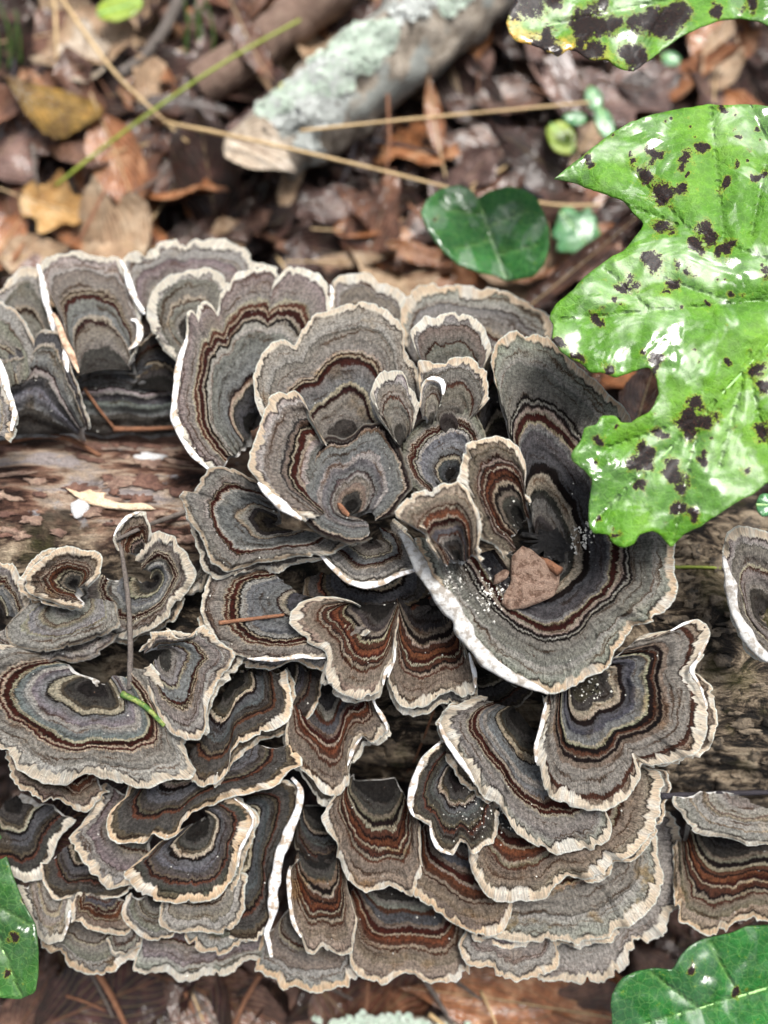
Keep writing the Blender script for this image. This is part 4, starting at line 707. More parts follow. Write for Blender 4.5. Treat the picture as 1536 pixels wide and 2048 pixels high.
scatter(60, -60, 1600, 1930, 2120, 9, 5, ('dark', 'umber', 'dark', 'rust'))
# crumbled litter nobody could count, spread well past the picture
def litter_bits(name, n, mats, label, smin, smax, zr, spread=330, seed=1, thin=.08, rect=None):
    rg = np.random.default_rng(seed); x = rg.uniform(-spread, spread, n); y = rg.uniform(-spread, spread*1.35, n)
    if rect is not None: x = rg.uniform(rect[0], rect[1], n); y = rg.uniform(rect[2], rect[3], n)
    z = ground_z(x, y)+rg.uniform(*zr, n); s = rg.uniform(smin, smax, n); asp = rg.uniform(.25, .8, n)
    base = np.array([(-1, 0, .1), (-.35, -.6, 0), (.5, -.5, -.08), (1, 0, .16), (.4, .55, 0), (-.4, .5, .05), (0, 0, .3)]); 
    a, b, c = rg.uniform(0, 6.28, n), rg.normal(0, .45, n), rg.normal(0, .45, n)
    V = base[None]*np.stack([s, s*asp, s*.5], -1)[:, None]*(1+rg.uniform(-.25, .25, (n, 7, 1)))
    def rot(V, ang, i, j):
        ca, sa = np.cos(ang)[:, None], np.sin(ang)[:, None]; W = V.copy(); W[..., i] = V[..., i]*ca-V[..., j]*sa; W[..., j] = V[..., i]*sa+V[..., j]*ca; return W
    V = rot(V, b, 0, 2); V = rot(V, c, 1, 2); V = rot(V, a, 0, 1); V += np.stack([x, y, z], -1)[:, None]
    F0 = np.array([(6, i, (i+1) % 6) for i in range(6)]); F = (F0[None]+np.arange(n)[:, None, None]*7).reshape(-1, 3)
    m = mesh(name, V.reshape(-1, 3), F); 
    for q in mats: m.materials.append(q)
    m.polygons.foreach_set('material_index', np.repeat(rg.integers(0, len(mats), n), 6).astype(np.int32))
    attr(m, 'lu', 'FLOAT', np.tile(base[:, 0]*.5+.5, n)); attr(m, 'lv', 'FLOAT', np.tile(base[:, 1], n))
    tag(obj(name, m), label, 'litter', kind='stuff')
LITM = [LM[k] for k in ('dark', 'dark', 'dark', 'mauve', 'dark', 'umber', 'dark', 'dark')]
litter_bits('leaf_litter', 30000, LITM, 'crumbled wet brown leaf litter covering the forest floor', 4, 12, (-2, 3), seed=8, rect=(-480, 480, -330, 800))
litter_bits('fine_debris', 16000, LITM, 'fine bark crumbs and leaf crumbs on the forest floor', 1.2, 4, (0, 6), seed=9, rect=(-170, 170, -150, 330))

# ================================================================== lichen branch and other sticks
def stick(name, pts, r0, r1, mat, parent, origin, n=40, k=12, seed=0, knob=.12, fine=.05, curve=True):
    pts = np.asarray(pts, float); c, q = resample(pts, n=n); 
    if curve and n > 12: c = smooth(c, n/len(pts)/3)
    T = np.gradient(c, axis=0); T /= np.linalg.norm(T, axis=1, keepdims=True); up = np.array([0, 0, 1.0]); S_ = np.cross(T, up); S_ /= np.linalg.norm(S_, axis=1, keepdims=True)+1e-9; U = np.cross(S_, T)
    rad = np.linspace(r0, r1, n); V = []
    for j in range(k):
        a = 2*math.pi*j/k; ii = np.arange(n)
        rr = rad*(1+knob*2*n2(q/(r0*2.2), np.cos(a)*1.3+7, seed)+fine*3*n2(q/(r0*.5), a*2.2, seed+4))
        V.append(c+S_*(np.cos(a)*rr)[:, None]+U*(np.sin(a)*rr)[:, None])
    V = np.stack(V, 1).reshape(-1, 3)
    F = [(i*k+j, i*k+(j+1) % k, (i+1)*k+(j+1) % k, (i+1)*k+j) for i in range(n-1) for j in range(k)]+[tuple(range(k))[::-1], tuple((n-1)*k+j for j in range(k))]
    return obj(name, mesh(name, V-origin, F, mat), parent)
def branch_mat():
    s = NT('weathered_branch'); p = s.mm(); n = s.noise(p, .16, 6, .7); k = s.noise(p, 1.1, 4, .7)
    c = s.ramp(n, [(0, lin(64, 56, 48)), (.42, lin(140, 128, 114)), (.55, lin(190, 178, 162)), (1, lin(230, 222, 208))])
    c = s.mix(s.rng(s.noise(p, .06, 3, .6), .5, .6), c, lin(168, 172, 166)); c = s.mix(1, c, s.grey(s.rng(k, .3, .7, .6, 1.3)), 'MULTIPLY')
    return s.done(c, .75, s.bump(s.math('ADD', n, k), .0025), .3)
M_BR = branch_mat()
M_LICH = flat_mat('mint_lichen', [(0, lin(150, 178, 150)), (.40, lin(204, 224, 204)), (.56, lin(228, 242, 226)), (1, lin(240, 252, 236))], .35, 1.8, .85, .003, .2)
M_LICH2 = flat_mat('grey_lichen', [(0, lin(170, 176, 170)), (.45, lin(218, 224, 218)), (1, lin(244, 246, 242))], .35, 1.8, .85, .003, .2)
M_LICHY = flat_mat('yellow_lichen', [(0, lin(190, 200, 120)), (1, lin(228, 232, 172))], .35, 1.8, .85, .003, .2)
b0, b1, b2 = P(535, 308, 19), P(700, 175, 20), P(935, -25, 24)
br = thing('lichen_branch', b1, 'thick pale branch crusted with mint green lichen lying across the litter behind the colony', 'branch')
bpts = np.array([b0, (b0+b1)/2+[0, 2, 1], b1, (b1+b2)/2+[1, -2, 0], b2, b2+(b2-b1)*.5])
stick('bark', bpts, 16.5, 20, M_BR, br, b1, n=110, k=30, seed=3, knob=.10, fine=.09)
def lichen_clump(cx, cy, rx, ry, mat, n, seed, zc, ax):
    rg = np.random.default_rng(seed); V = []; F = []
    for i in range(n):
        while True:
            u, v = rg.uniform(-1, 1, 2)
            if u*u+v*v < 1 and fb2(u*2.2+seed, v*2.2, seed, 2) > -.28: break
        px, py = cx+u*rx*math.cos(ax)-v*ry*math.sin(ax), cy+u*rx*math.sin(ax)+v*ry*math.cos(ax)
        h = BRB.ray_cast(Vector(CAM), (Vector(P(px, py, 0.0))-Vector(CAM)).normalized())
        if h[0] is None: continue
        nrm = np.array(h[1]); nrm = nrm if nrm[2] > 0 else -nrm; c = np.array(h[0])+nrm*rg.uniform(-.2, .9); s_ = rg.uniform(.7, 2.2); b = len(V); m = 6
        t1 = np.cross(nrm, [1, 0, 0]); t1 /= np.linalg.norm(t1); t2 = np.cross(nrm, t1); ph = rg.uniform(0, 6)
        V.append(c+nrm*rg.uniform(.0, .5))
        for j in range(m): a = ph+2*math.pi*j/m; V.append(c+(t1*math.cos(a)+t2*math.sin(a))*s_*rg.uniform(.6, 1.3)+nrm*rg.uniform(-.1, 1.1))
        F += [(b, b+1+j, b+1+(j+1) % m) for j in range(m)]
    if not V: return
    o = obj('lichen', mesh('lichen', np.array(V)-b1, F, mat), br); o['kind'] = 'stuff'
_m = [o for o in br.children][0].data; _v = np.array([v.co[:] for v in _m.vertices])/MM+b1
BRB = BVHTree.FromPolygons([Vector(v) for v in _v], [tuple(p.vertices) for p in _m.polygons])
for j, (cx, cy, rx, ry, mt, n) in enumerate([(690, 120, 105, 50, M_LICH, 800), (620, 185, 105, 40, M_LICH2, 500), (560, 200, 50, 32, M_LICH, 220), (735, 95, 70, 34, M_LICH, 300), (620, 300, 20, 45, M_LICH2, 90), (552, 170, 18, 18, M_LICHY, 80), (830, 10, 60, 30, M_LICH2, 90), (910, 0, 40, 24, M_LICH, 60), (660, 230, 50, 20, M_LICH2, 80)]):
    lichen_clump(cx, cy, rx, ry, mt, n, 60+j, 30, -.65)
def simple_stick(name, pxs, r0, r1, mat, label, cat, seed=0, n=30, k=7, knob=.12):
    pts = np.array([P(x, y, z) for x, y, z in pxs]); o = pts[len(pts)//2]
    ob = stick(name, pts, r0, r1, mat, None, o, n=n, k=k, seed=seed, knob=knob); ob.location = Vector(o)*MM; return tag(ob, label, cat)
M_STRAW = flat_mat('straw', [(0, lin(150, 120, 80)), (1, lin(216, 190, 144))], .2, 2, .5, .0005)
M_GSTEM = flat_mat('green_stem', [(0, lin(92, 110, 30)), (1, lin(156, 168, 64))], .1, 2, .5, .0005)
M_TWIG = flat_mat('grey_twig', [(0, lin(52, 46, 44)), (.5, lin(96, 88, 82)), (1, lin(134, 124, 116))], .4, 2, .7, .001)
M_TWIGB = flat_mat('brown_twig', [(0, lin(70, 44, 30)), (.5, lin(124, 84, 60)), (1, lin(160, 116, 86))], .4, 2, .7, .001)
M_TWIGK = flat_mat('black_twig', [(0, lin(24, 22, 26)), (1, lin(52, 48, 56))], .4, 2, .5, .001)
M_GREEN = flat_mat('green_stalk', [(0, lin(36, 62, 22)), (.5, lin(62, 96, 36)), (.62, lin(120, 130, 66)), (1, lin(150, 160, 90))], .4, 2, .5, .0005)
simple_stick('straw_stem', [(105, -30, 36), (175, 75, 34), (235, 155, 30), (300, 215, 28), (375, 285, 24)], .85, .5, M_STRAW, 'pale straw stem crossing diagonally from the top left corner', 'stem')
simple_stick('straw_stem', [(330, 245, 30), (480, 275, 40), (640, 312, 44), (780, 345, 42), (905, 378, 40)], .8, .55, M_STRAW, 'long pale straw stem running right towards the heart-shaped green leaf', 'stem')
simple_stick('straw_stem', [(600, 262, 44), (800, 240, 44), (1000, 222, 38), (1180, 205, 32)], .6, .5, M_STRAW, 'thin straw stem crossing the lichen branch nearly level', 'stem')
simple_stick('straw_stem', [(108, -20, 20), (112, 60, 18), (114, 125, 16)], .7, .5, M_STRAW, 'short upright straw stem near the top left corner', 'stem')
simple_stick('straw_stem', [(1040, 400, 30), (1120, 412, 28), (1200, 410, 26)], .8, .5, M_STRAW, 'short straw stem right behind the heart-shaped green leaf', 'stem')
simple_stick('grass_straw', [(110, 372, 22), (200, 300, 26), (300, 225, 32), (400, 155, 34), (480, 105, 32), (600, 40, 28)], .65, .55, M_GSTEM, 'yellow green stem crossing the straw at the upper left', 'stem')
simple_stick('dead_branch', [(240, 150, 16), (300, 105, 18), (345, 30, 20), (370, -30, 22)], 2.2, 3, M_TWIG, 'dark grey dead stick at the top left behind the straw', 'stick', knob=.2)
simple_stick('dead_branch', [(395, 175, 12), (470, 130, 14), (560, 60, 16), (680, -40, 18)], 8, 11, flat_mat('brown_branch', [(0, lin(70, 52, 44)), (.5, lin(124, 100, 86)), (1, lin(168, 148, 130))]), 'brown branch lying behind the lichen branch at the top', 'branch', n=50, k=16, knob=.15)
simple_stick('twig', [(160, 480, 26), (185, 430, 28), (210, 380, 26)], .9, .6, M_TWIGB, 'short brown twig between the yellow leaf and the rusty leaf', 'twig')
simple_stick('twig', [(65, 290, 22), (70, 345, 22), (75, 370, 20)], .9, .6, M_TWIG, 'short upright grey twig at the far left', 'twig')
simple_stick('twig', [(775, 190, 26), (780, 290, 26), (768, 375, 24)], .7, .5, M_TWIGB, 'thin reddish twig hanging down beside the lichen branch', 'twig')
def top_z(px, py, add=1.0):
    return None
# surfaces of the colony for things resting on it
SURFB = {}
def surf(keys):
    k = tuple(keys)
    if k not in SURFB:
        Vs = []; Fs = []; n = 0
        for q in keys:
            Pt = SURF[q][1][::3, ::2]; Vs.append(Pt.reshape(-1, 3)); Fs.append(gridF(*Pt.shape[:2])+n); n += len(Vs[-1])
        SURFB[k] = BVHTree.FromPolygons([Vector(v) for v in np.vstack(Vs)], np.vstack(Fs).tolist())
    return SURFB[k]
ALL = surf(list(SURF))
def rest(px, py, lift=.5, rad=0):
    a = Vector(CAM); d = (Vector(P(px, py, 0.0))-a).normalized(); h = ALL.ray_cast(a, d); g = LOGB.ray_cast(a, d)
    c = [x for x in (h, g) if x[0] is not None]
    if not c: return P(px, py, 60)
    b = min(c, key=lambda x: x[3]); return np.array(b[0])-np.array(d)*lift
def lying(name, pxs, r0, r1, mat, label, cat, seed=0, n=26, lift=.6, k=6, knob=.15, arch=0.0):
    q, _ = resample(pxs, n=7); pts = np.array([rest(x, y, lift) for x, y in q])
    t = np.linspace(0, 1, 7); zz = pts[:, 2].copy(); lnz = np.interp(t, [0, 1], [zz[0], zz[-1]]); z2 = np.maximum(zz, lnz) if arch == 0 else zz
    z2 = smooth(z2[:, None], .9)[:, 0]; z2 = np.maximum(z2, zz)
    pts = np.array([P(x, y, z) for (x, y), z in zip(q, z2)]); o = pts[3]
    ob = stick(name, pts, r0, r1, mat, None, o, n=n, k=k, seed=seed, knob=knob); ob.location = Vector(o)*MM; return tag(ob, label, cat)
lying('twig', [(236, 1062), (248, 1130), (258, 1210), (262, 1300), (259, 1378)], .55, .8, M_TWIG, 'thin upright grey twig over the spiral bracket on the left', 'twig')
lying('twig', [(232, 1080), (290, 1052), (370, 1024)], .5, .75, M_TWIG, 'dark twig slanting from the ragged white-rimmed fan to the striped central bracket', 'twig')
lying('plant_stalk', [(243, 1388), (272, 1400), (300, 1420), (329, 1452)], .85, .6, M_GREEN, 'short bright green stalk lying on the large pale bracket', 'stalk')
lying('twig', [(438, 1246), (500, 1238), (568, 1230)], .6, .4, M_TWIGB, 'thin brown twig lying on the zigzag banded bracket', 'twig')
lying('twig', [(1322, 1592), (1430, 1588), (1545, 1584)], .8, .7, M_TWIGK, 'black shiny twig on the log above the pale dried bracket', 'twig')
lying('twig', [(0, 888), (60, 872), (130, 870), (200, 912)], .9, .7, M_TWIGB, 'reddish brown rootlet along the top of the bare wood', 'twig')
lying('twig', [(228, 858), (290, 858), (350, 855)], .9, .6, M_TWIGB, 'short rusty rootlet right under the flat slate blue bracket', 'twig')
lying('twig', [(168, 775), (195, 815), (232, 860)], .5, .4, M_TWIGB, 'tiny tan twig lying on the flat slate blue bracket', 'twig')
lying('green_grass', [(1345, 1134), (1400, 1134), (1440, 1136)], .5, .4, M_GSTEM, 'short yellow green grass blade on the bark at the right', 'grass')
lying('pine_needle', [(868, 1420), (850, 1470), (830, 1520), (805, 1560)], .35, .3, M_TWIGB, 'reddish needle in the dark gap beside the tongue-shaped bracket', 'needle')
simple_stick('twig', [(195, 1945, 24), (225, 1995, 20), (255, 2060, 14)], 1.0, .8, M_TWIGB, 'brown twig slanting down below the bottom left bracket', 'twig')
simple_stick('twig', [(520, 1950, 24), (490, 2000, 20), (465, 2060, 16)], .9, .7, M_TWIGB, 'brown twig slanting left below the wide toothed rim', 'twig')
simple_stick('twig', [(850, 1960, 22), (880, 2005, 18), (905, 2050, 14)], .8, .6, M_TWIG, 'dark grey twig below the bluish bottom bracket', 'twig')
simple_stick('twig', [(735, 1965, 20), (735, 2000, 18), (728, 2040, 14)], .8, .6, M_TWIGB, 'short rusty twig straight down below the bluish bottom bracket', 'twig')
simple_stick('twig', [(370, 1985, 14), (385, 2015, 12), (398, 2055, 10)], .7, .5, M_TWIGB, 'tan twig at the bottom edge left of the middle', 'twig')
lsk = P(790, 2062, 14)
ls = thing('lichen_stick', lsk, 'stick with mint lichen at the bottom edge left of the orange leaf', 'stick')
stick('bark', [P(700, 2066, 12), P(800, 2058, 13), P(900, 2056, 12), P(980, 2075, 10)], 4, 3.4, M_BR, ls, lsk, n=40, k=14, seed=9)
rg = np.random.default_rng(77)
Vl = []; Fl = []
for i in range(240):
    px, py = rg.normal(770, 45), rg.normal(2052, 9); c = P(px, py, 17+rg.uniform(-1.5, .5)); b = len(Vl); Vl.append(c+[0, 0, .5])
    for j in range(6): a = j*1.047+rg.uniform(0, .5); Vl.append(c+np.array([math.cos(a), math.sin(a), rg.uniform(-.2, .5)])*rg.uniform(.6, 1.7))
    Fl += [(b, b+1+j, b+1+(j+1) % 6) for j in range(6)]
o = obj('lichen', mesh('lichen', np.array(Vl)-lsk, Fl, M_LICH), ls); o['kind'] = 'stuff'

rt = random.Random(21)
for (n_, y0, y1, wt) in ((42, -20, 540, 'behind the colony'), (14, 1960, 2048, 'below the bottom rims')):
    for i in range(n_):
        x, y, a, l = rt.uniform(0, 1536), rt.uniform(y0, y1), rt.uniform(0, math.pi), rt.uniform(20, 75); z = rt.uniform(8, 20); kx = rt.uniform(-8, 8); mt = rt.choice([M_TWIG, M_TWIGB, M_TWIGK, M_STRAW])
        pts = np.array([P(x-l*math.cos(a), y-l*math.sin(a), z-2), P(x+kx, y+kx, z+rt.uniform(-1, 2)), P(x+l*math.cos(a), y+l*math.sin(a), z+rt.uniform(-3, 5))])
        r0 = rt.uniform(.3, .9); ob = stick('twig', pts, r0, r0*.6, mt, None, pts[1], n=16, k=5, seed=i, knob=.2); ob.location = Vector(pts[1])*MM
        nm = {M_TWIG.name: 'grey', M_TWIGB.name: 'brown', M_TWIGK.name: 'black', M_STRAW.name: 'straw-coloured'}[mt.name]
        tag(ob, 'short %s twig scrap lying in the wet litter %s' % (nm, wt), 'twig', '%s twig scraps %s' % (nm, wt))
# ================================================================== debris in the funnel, grit on the caps
M_CLAY = flat_mat('pink_clay', [(0, lin(70, 52, 44)), (.42, lin(136, 108, 92)), (.5, lin(176, 148, 130)), (1, lin(200, 174, 156))], .55, 3.6, .9, .004, .15)
M_BLACK = flat_mat('black_rot', [(0, lin(10, 10, 11)), (.5, lin(26, 25, 26)), (1, lin(56, 52, 50))], .5, 2.4, .35, .003, .6)
def lump(name, outline, mat, label, cat, zlift, dome, thick, step=6, seed=1, parent=None):
    base = rest(*np.mean(outline, 0), 0); ctr = np.mean(outline, 0)
    zb = np.median([rest(x, y, 0)[2] for x, y in outline])+zlift
    def f(vv, e): return P(vv[:, 0], vv[:, 1], zb+dome*(1-np.exp(-e/14))+.9*fb2(vv[:, 0]/20, vv[:, 1]/20, seed, 4)*np.clip(e/5, 0, 1.5))
    ob, top, vv, e = blob_plate(outline, name, mat, parent, base, f, thick, step)
    ob.location = Vector(base)*MM; return tag(ob, label, cat)
lump('black_debris', wob(1104, 1082, 44, 34, 50, 4, .6), M_BLACK, 'wet black rotten debris filling the dark funnel beside the clay lump', 'debris', .2, 1.4, 4, seed=4)
lump('clay_lump', np.array([(1045, 1092), (1062, 1098), (1085, 1118), (1108, 1135), (1120, 1150), (1118, 1170), (1108, 1192), (1080, 1205), (1050, 1216), (1018, 1220), (1003, 1208), (1010, 1185), (1022, 1165), (1022, 1135), (1025, 1110)]), M_CLAY, 'pinkish tan lump of clay sitting in the dark funnel', 'clay', 2.0, 2.2, 5, seed=5)
lump('clay_lump', np.array([(990, 1150), (1008, 1138), (1020, 1142), (1015, 1155), (1000, 1165), (988, 1168)]), M_CLAY, 'small clay crumb left of the big clay lump', 'clay', 3.0, 1.5, 3, seed=7)
lying('bark_strip', [(1065, 1108), (1090, 1125), (1120, 1143)], 1.5, 1.3, M_TWIGB, 'brown bark strip lying across the clay lump', 'bark', lift=4.0, k=7)
lump('bark_crumb', np.array([(674, 1006), (682, 1006), (692, 1018), (700, 1028), (696, 1034), (686, 1028), (678, 1018)]), M_TWIGB, 'small orange brown crumb in the hub of the central rosette', 'crumb', .8, .7, 1, step=3, seed=3)
def grit(name, n, cx, cy, rx, ry, mat, label, smin=.12, smax=.4, seed=1):
    rg = np.random.default_rng(seed); V = []; F = []; F0 = [(0, 2, 4), (2, 1, 4), (1, 3, 4), (3, 0, 4), (2, 0, 5), (1, 2, 5), (3, 1, 5), (0, 3, 5)]
    for i in range(n):
        px, py = (rg.normal(cx, rx), rg.normal(cy, ry)) if rx < 300 else (rg.uniform(cx-rx, cx+rx), rg.uniform(cy-ry, cy+ry))
        a = Vector(CAM); d = (Vector(P(px, py, 0.0))-a).normalized(); h = ALL.ray_cast(a, d)
        if h[0] is None: continue
        c = np.array(h[0])-np.array(d)*.1; s_ = smin+(smax-smin)*rg.random()**2.5; b = len(V)
        for k in [(1, 0, 0), (-1, 0, 0), (0, 1, 0), (0, -1, 0), (0, 0, 1), (0, 0, -1)]: V.append(c+np.array(k)*s_*rg.uniform(.5, 1.3, 3))
        F += [(b+x, b+y, b+z) for x, y, z in F0]
    tag(obj(name, mesh(name, V, F, mat, smooth=False)), label, 'grit', kind='stuff')
M_GRIT = flat_mat('white_grit', [(0, lin(190, 186, 176)), (1, lin(238, 236, 228))], 1, 3, .8, .0003)
M_GRITD = flat_mat('dark_grit', [(0, lin(40, 32, 28)), (1, lin(96, 72, 56))], 1, 3, .8, .0003)
grit('white_grit', 650, 768, 1220, 780, 740, M_GRIT, 'fine white grit dusted over all the brackets', .07, .30, 2)
grit('dark_grit', 700, 768, 1220, 780, 740, M_GRITD, 'fine dark crumbs dusted over all the brackets', .08, .32, 3)
grit('white_grit', 60, 905, 1165, 16, 14, M_GRIT, 'white grit gathered beside the white diagonal fold', .15, .5, 4)
grit('white_grit', 130, 980, 1185, 18, 18, M_GRIT, 'white grit gathered left of the clay lump', .12, .5, 5)
grit('white_grit', 60, 1165, 1075, 14, 16, M_GRIT, 'white crust of grit at the right of the black debris', .2, .7, 6)
grit('white_grit', 90, 960, 1630, 36, 26, M_GRIT, 'white grit in the hollow of the cupped bracket', .1, .4, 7)
grit('white_grit', 45, 1180, 1385, 22, 20, M_GRIT, 'white grit on the broad right bracket', .1, .45, 8)

# ================================================================== living leaves
def green_mat(name, deep, mid, pale, film=1.0, veinc=lin(150, 190, 110), film_sc=.032, vk=.16):
    s = NT(name); p = s.mm(5); sp = s.attr('spot'); vn = s.attr('vein'); ye = s.attr('yellow')
    n = s.noise(p, .05, 4, .6); k = s.noise(p, .45, 5, .7); f = s.noise(p, 2.4, 4, .7)
    c = s.ramp(n, [(.3, deep), (.5, mid), (.72, pale)]); c = s.mix(1, c, s.grey(s.rng(k, .3, .7, .8, 1.18)), 'MULTIPLY')
    vo = s.n('TexVoronoi', feature='DISTANCE_TO_EDGE'); vo.inputs['Scale'].default_value = .42; wp = s.n('VectorMath', operation='ADD'); s.t.links.new(p, wp.inputs[0]); s.t.links.new(s.noise(p, .4, 3, .6, col=True), wp.inputs[1]); s.t.links.new(wp.outputs[0], vo.inputs['Vector'])
    net = s.rng(vo.outputs['Distance'], .09, .0); c = s.mix(s.math('MULTIPLY', net, .09), c, veinc); c = s.mix(s.rng(s.noise(p, .13, 5, .7), .48, .62, 0, .45), c, s.mix(1, c, lin(190, 200, 130), 'MULTIPLY'))
    c = s.mix(s.math('MULTIPLY', vn, vk), c, veinc)
    c = s.mix(s.math('MULTIPLY', ye, s.rng(k, .3, .6)), c, lin(206, 150, 50))
    spn = s.math('ADD', sp, s.math('ADD', s.math('MULTIPLY', s.math('SUBTRACT', k, .5), 1.5), s.math('MULTIPLY', s.math('SUBTRACT', f, .5), 1.1)))
    halo = s.rng(spn, .20, .42); c = s.mix(s.math('MULTIPLY', halo, .4), c, lin(140, 138, 16))
    msk = s.rng(spn, .44, .50); sc_ = s.ramp(f, [(.35, lin(12, 8, 9)), (.55, lin(34, 20, 18)), (.70, lin(84, 48, 30))]); c = s.mix(msk, c, sc_)
    fl = s.noise(p, film_sc, 4, .55, 1.2); fm = s.rng(fl, .45, .52)                  # where the water film is whole
    rip = s.noise(p, .06, 3, .5, 1.2)
    hf = s.math('ADD', s.math('MULTIPLY', rip, 1.0), s.math('MULTIPLY', vn, -.10)); hf = s.math('ADD', hf, s.math('MULTIPLY', k, .045))
    s.b.inputs['Coat IOR'].default_value = 1.72
    s.set(s.b.inputs['Coat Weight'], s.math('MULTIPLY', s.math('MULTIPLY', s.rng(fm, 0, 1, .10, 1.0), film), s.math('SUBTRACT', 1.0, s.math('MULTIPLY', msk, .75)))); s.set(s.b.inputs['Coat Roughness'], s.rng(s.noise(p, .05, 3, .6), .40, .54, .10, .50))
    s.set(s.b.inputs['Coat Normal'], s.bump(hf, .0014, 1.0))
    h = s.math('ADD', s.math('ADD', s.math('MULTIPLY', vn, -.6), s.math('MULTIPLY', net, -.05)), s.math('ADD', s.math('MULTIPLY', k, .5), s.math('MULTIPLY', msk, s.math('MULTIPLY', f, 1.0))))
    return s.done(c, .62, s.bump(h, .0014, 1), .25)
def veins(segs, wid):
    """distance field to a set of vein segments (pixels) -> 0..1 and a signed crease"""
    S_ = np.array([(a, b, c, d) for a, b, c, d in segs], float)
    def f(vv, e):
        a = S_[:, :2]; ab = S_[:, 2:]-a; L2 = (ab**2).sum(1); t = np.clip(((vv[:, None]-a)*ab).sum(2)/L2, 0, 1)
        d = np.hypot(*np.moveaxis(vv[:, None]-(a+t[..., None]*ab), 2, 0)); return d.min(1)
    return lambda vv, e: np.clip(1-f(vv, e)/wid, 0, 1), f
def living_leaf(key, outline, segs, zf, mat, label, spots=(), yellow=None, step=8, wid=5, stalk=None, thick=.35, ser=3.0, seed=1, puff=1.6):
    outline = np.array(outline, float); o2, q = resample(np.vstack([outline, outline[:1]]), step=step*.8); o2 = o2[:-1]; q = q[:-1]
    ctr = outline.mean(0); d = o2-ctr; d /= np.hypot(*d.T)[:, None]; o2 = o2+d*(ser*(n1(q/9, seed)+1.2*n1(q/28, seed+2)))[:, None]
    vfn, dist = veins(segs, wid); zc = float(np.mean(zf(outline[:, 0], outline[:, 1]))); org = P(ctr[0], ctr[1], zc)
    def z3(vv, e):
        dd = dist(vv, e); z = zf(vv[:, 0], vv[:, 1])+puff*(1-np.exp(-dd/26))+1.1*fb2(vv[:, 0]/60, vv[:, 1]/60, seed, 3)+.35*fb2(vv[:, 0]/16, vv[:, 1]/16, seed+5, 2)
        z = z+1.0*n1((vv[:, 0]+vv[:, 1]*1.3)/38, seed+8)*np.exp(-e/16)
        return P(vv[:, 0], vv[:, 1], z)
    def spf(vv, e):
        r = np.zeros(len(vv)); vv = vv+np.stack([26*fb2(vv[:, 0]/30, vv[:, 1]/30, 91, 3), 26*fb2(vv[:, 0]/30, vv[:, 1]/30, 95, 3)], -1)
        for x, y, R_ in spots: r = np.maximum(r, np.clip(1.1-np.hypot(vv[:, 0]-x, (vv[:, 1]-y))/(R_*1.7), 0, .85))
        return r
    yf = (lambda vv, e: yellow(vv, e)) if yellow else (lambda vv, e: np.zeros(len(vv)))
    root = thing('green_leaf', org, label, 'leaf')
    ob, top, vv, e = blob_plate(o2, 'blade', mat, root, org, z3, thick, step, attrs={'spot': spf, 'vein': vfn, 'yellow': yf})
    for j, (a, b_, c, d_) in enumerate(segs[:1]):
        pts = np.linspace((a, b_), (c, d_), 10); zz = zf(pts[:, 0], pts[:, 1])+1.1*fb2(pts[:, 0]/60, pts[:, 1]/60, seed, 3)
        stick('midrib', P(pts[:, 0], pts[:, 1], zz-.25), .5, .25, mat_rib, root, org, n=24, k=6, knob=.03, fine=0)
    if stalk: stick('stalk', [P(*s_) for s_ in stalk], .8, .9, M_GSTEM, root, org, n=20, k=7, knob=.05, fine=0)
    return root
mat_rib = flat_mat('green_midrib', [(0, lin(110, 160, 80)), (1, lin(170, 205, 140))], .3, 2, .4, .0003)
MG1 = green_mat('spotted_green', lin(48, 92, 3), lin(66, 114, 6), lin(88, 132, 20), .9)
MG3 = green_mat('deep_green', lin(10, 60, 14), lin(16, 78, 20), lin(26, 96, 30), .8, vk=.2)
MG4 = green_mat('dull_green', lin(20, 56, 16), lin(28, 72, 20), lin(46, 92, 34), .4, vk=.2)
MGS = green_mat('seedling_green', lin(44, 96, 56), lin(66, 122, 76), lin(96, 150, 104), .4)
MGY = green_mat('yellow_green', lin(96, 120, 30), lin(130, 150, 50), lin(170, 170, 90), .4)
SP1 = [(1313, 305, 14), (1408, 295, 15), (1378, 325, 16), (1293, 350, 22), (1323, 390, 20), (1363, 380, 16), (1443, 365, 12), (1453, 217, 12), (1178, 322, 8), (1465, 328, 8), (1273, 320, 6), (1323, 460, 17), (1413, 465, 18), (1443, 500, 16), (1393, 492, 12), (1518, 352, 8), (1308, 525, 19), (1380, 552, 9), (1258, 570, 17), (1333, 570, 14), (1530, 550, 10), (1468, 597, 13), (1240, 605, 7), (1203, 635, 12), (1118, 690, 12), (1153, 710, 10), (1223, 745, 13), (1278, 707, 7), (1308, 720, 18), (1313, 742, 13), (1468, 725, 11), (1508, 745, 17), (1523, 770, 16), (1393, 800, 19), (1373, 845, 24), (1413, 845, 22), (1318, 870, 11), (1523, 860, 22), (1288, 915, 22), (1403, 915, 9), (1353, 940, 20), (1363, 975, 13), (1488, 935, 12), (1358, 1010, 15), (1383, 1027, 14), (1273, 972, 6), (1200, 875, 8), (1195, 920, 9), (1353, 537, 7), (1235, 1068, 10)]
_r = random.Random(9)
SP1 = [(x, y, q*.88) for x, y, q in SP1]
SP1 += [(_r.uniform(1130, 1536), _r.uniform(230, 1080), _r.uniform(2.0, 4.2)) for _ in range(75)]
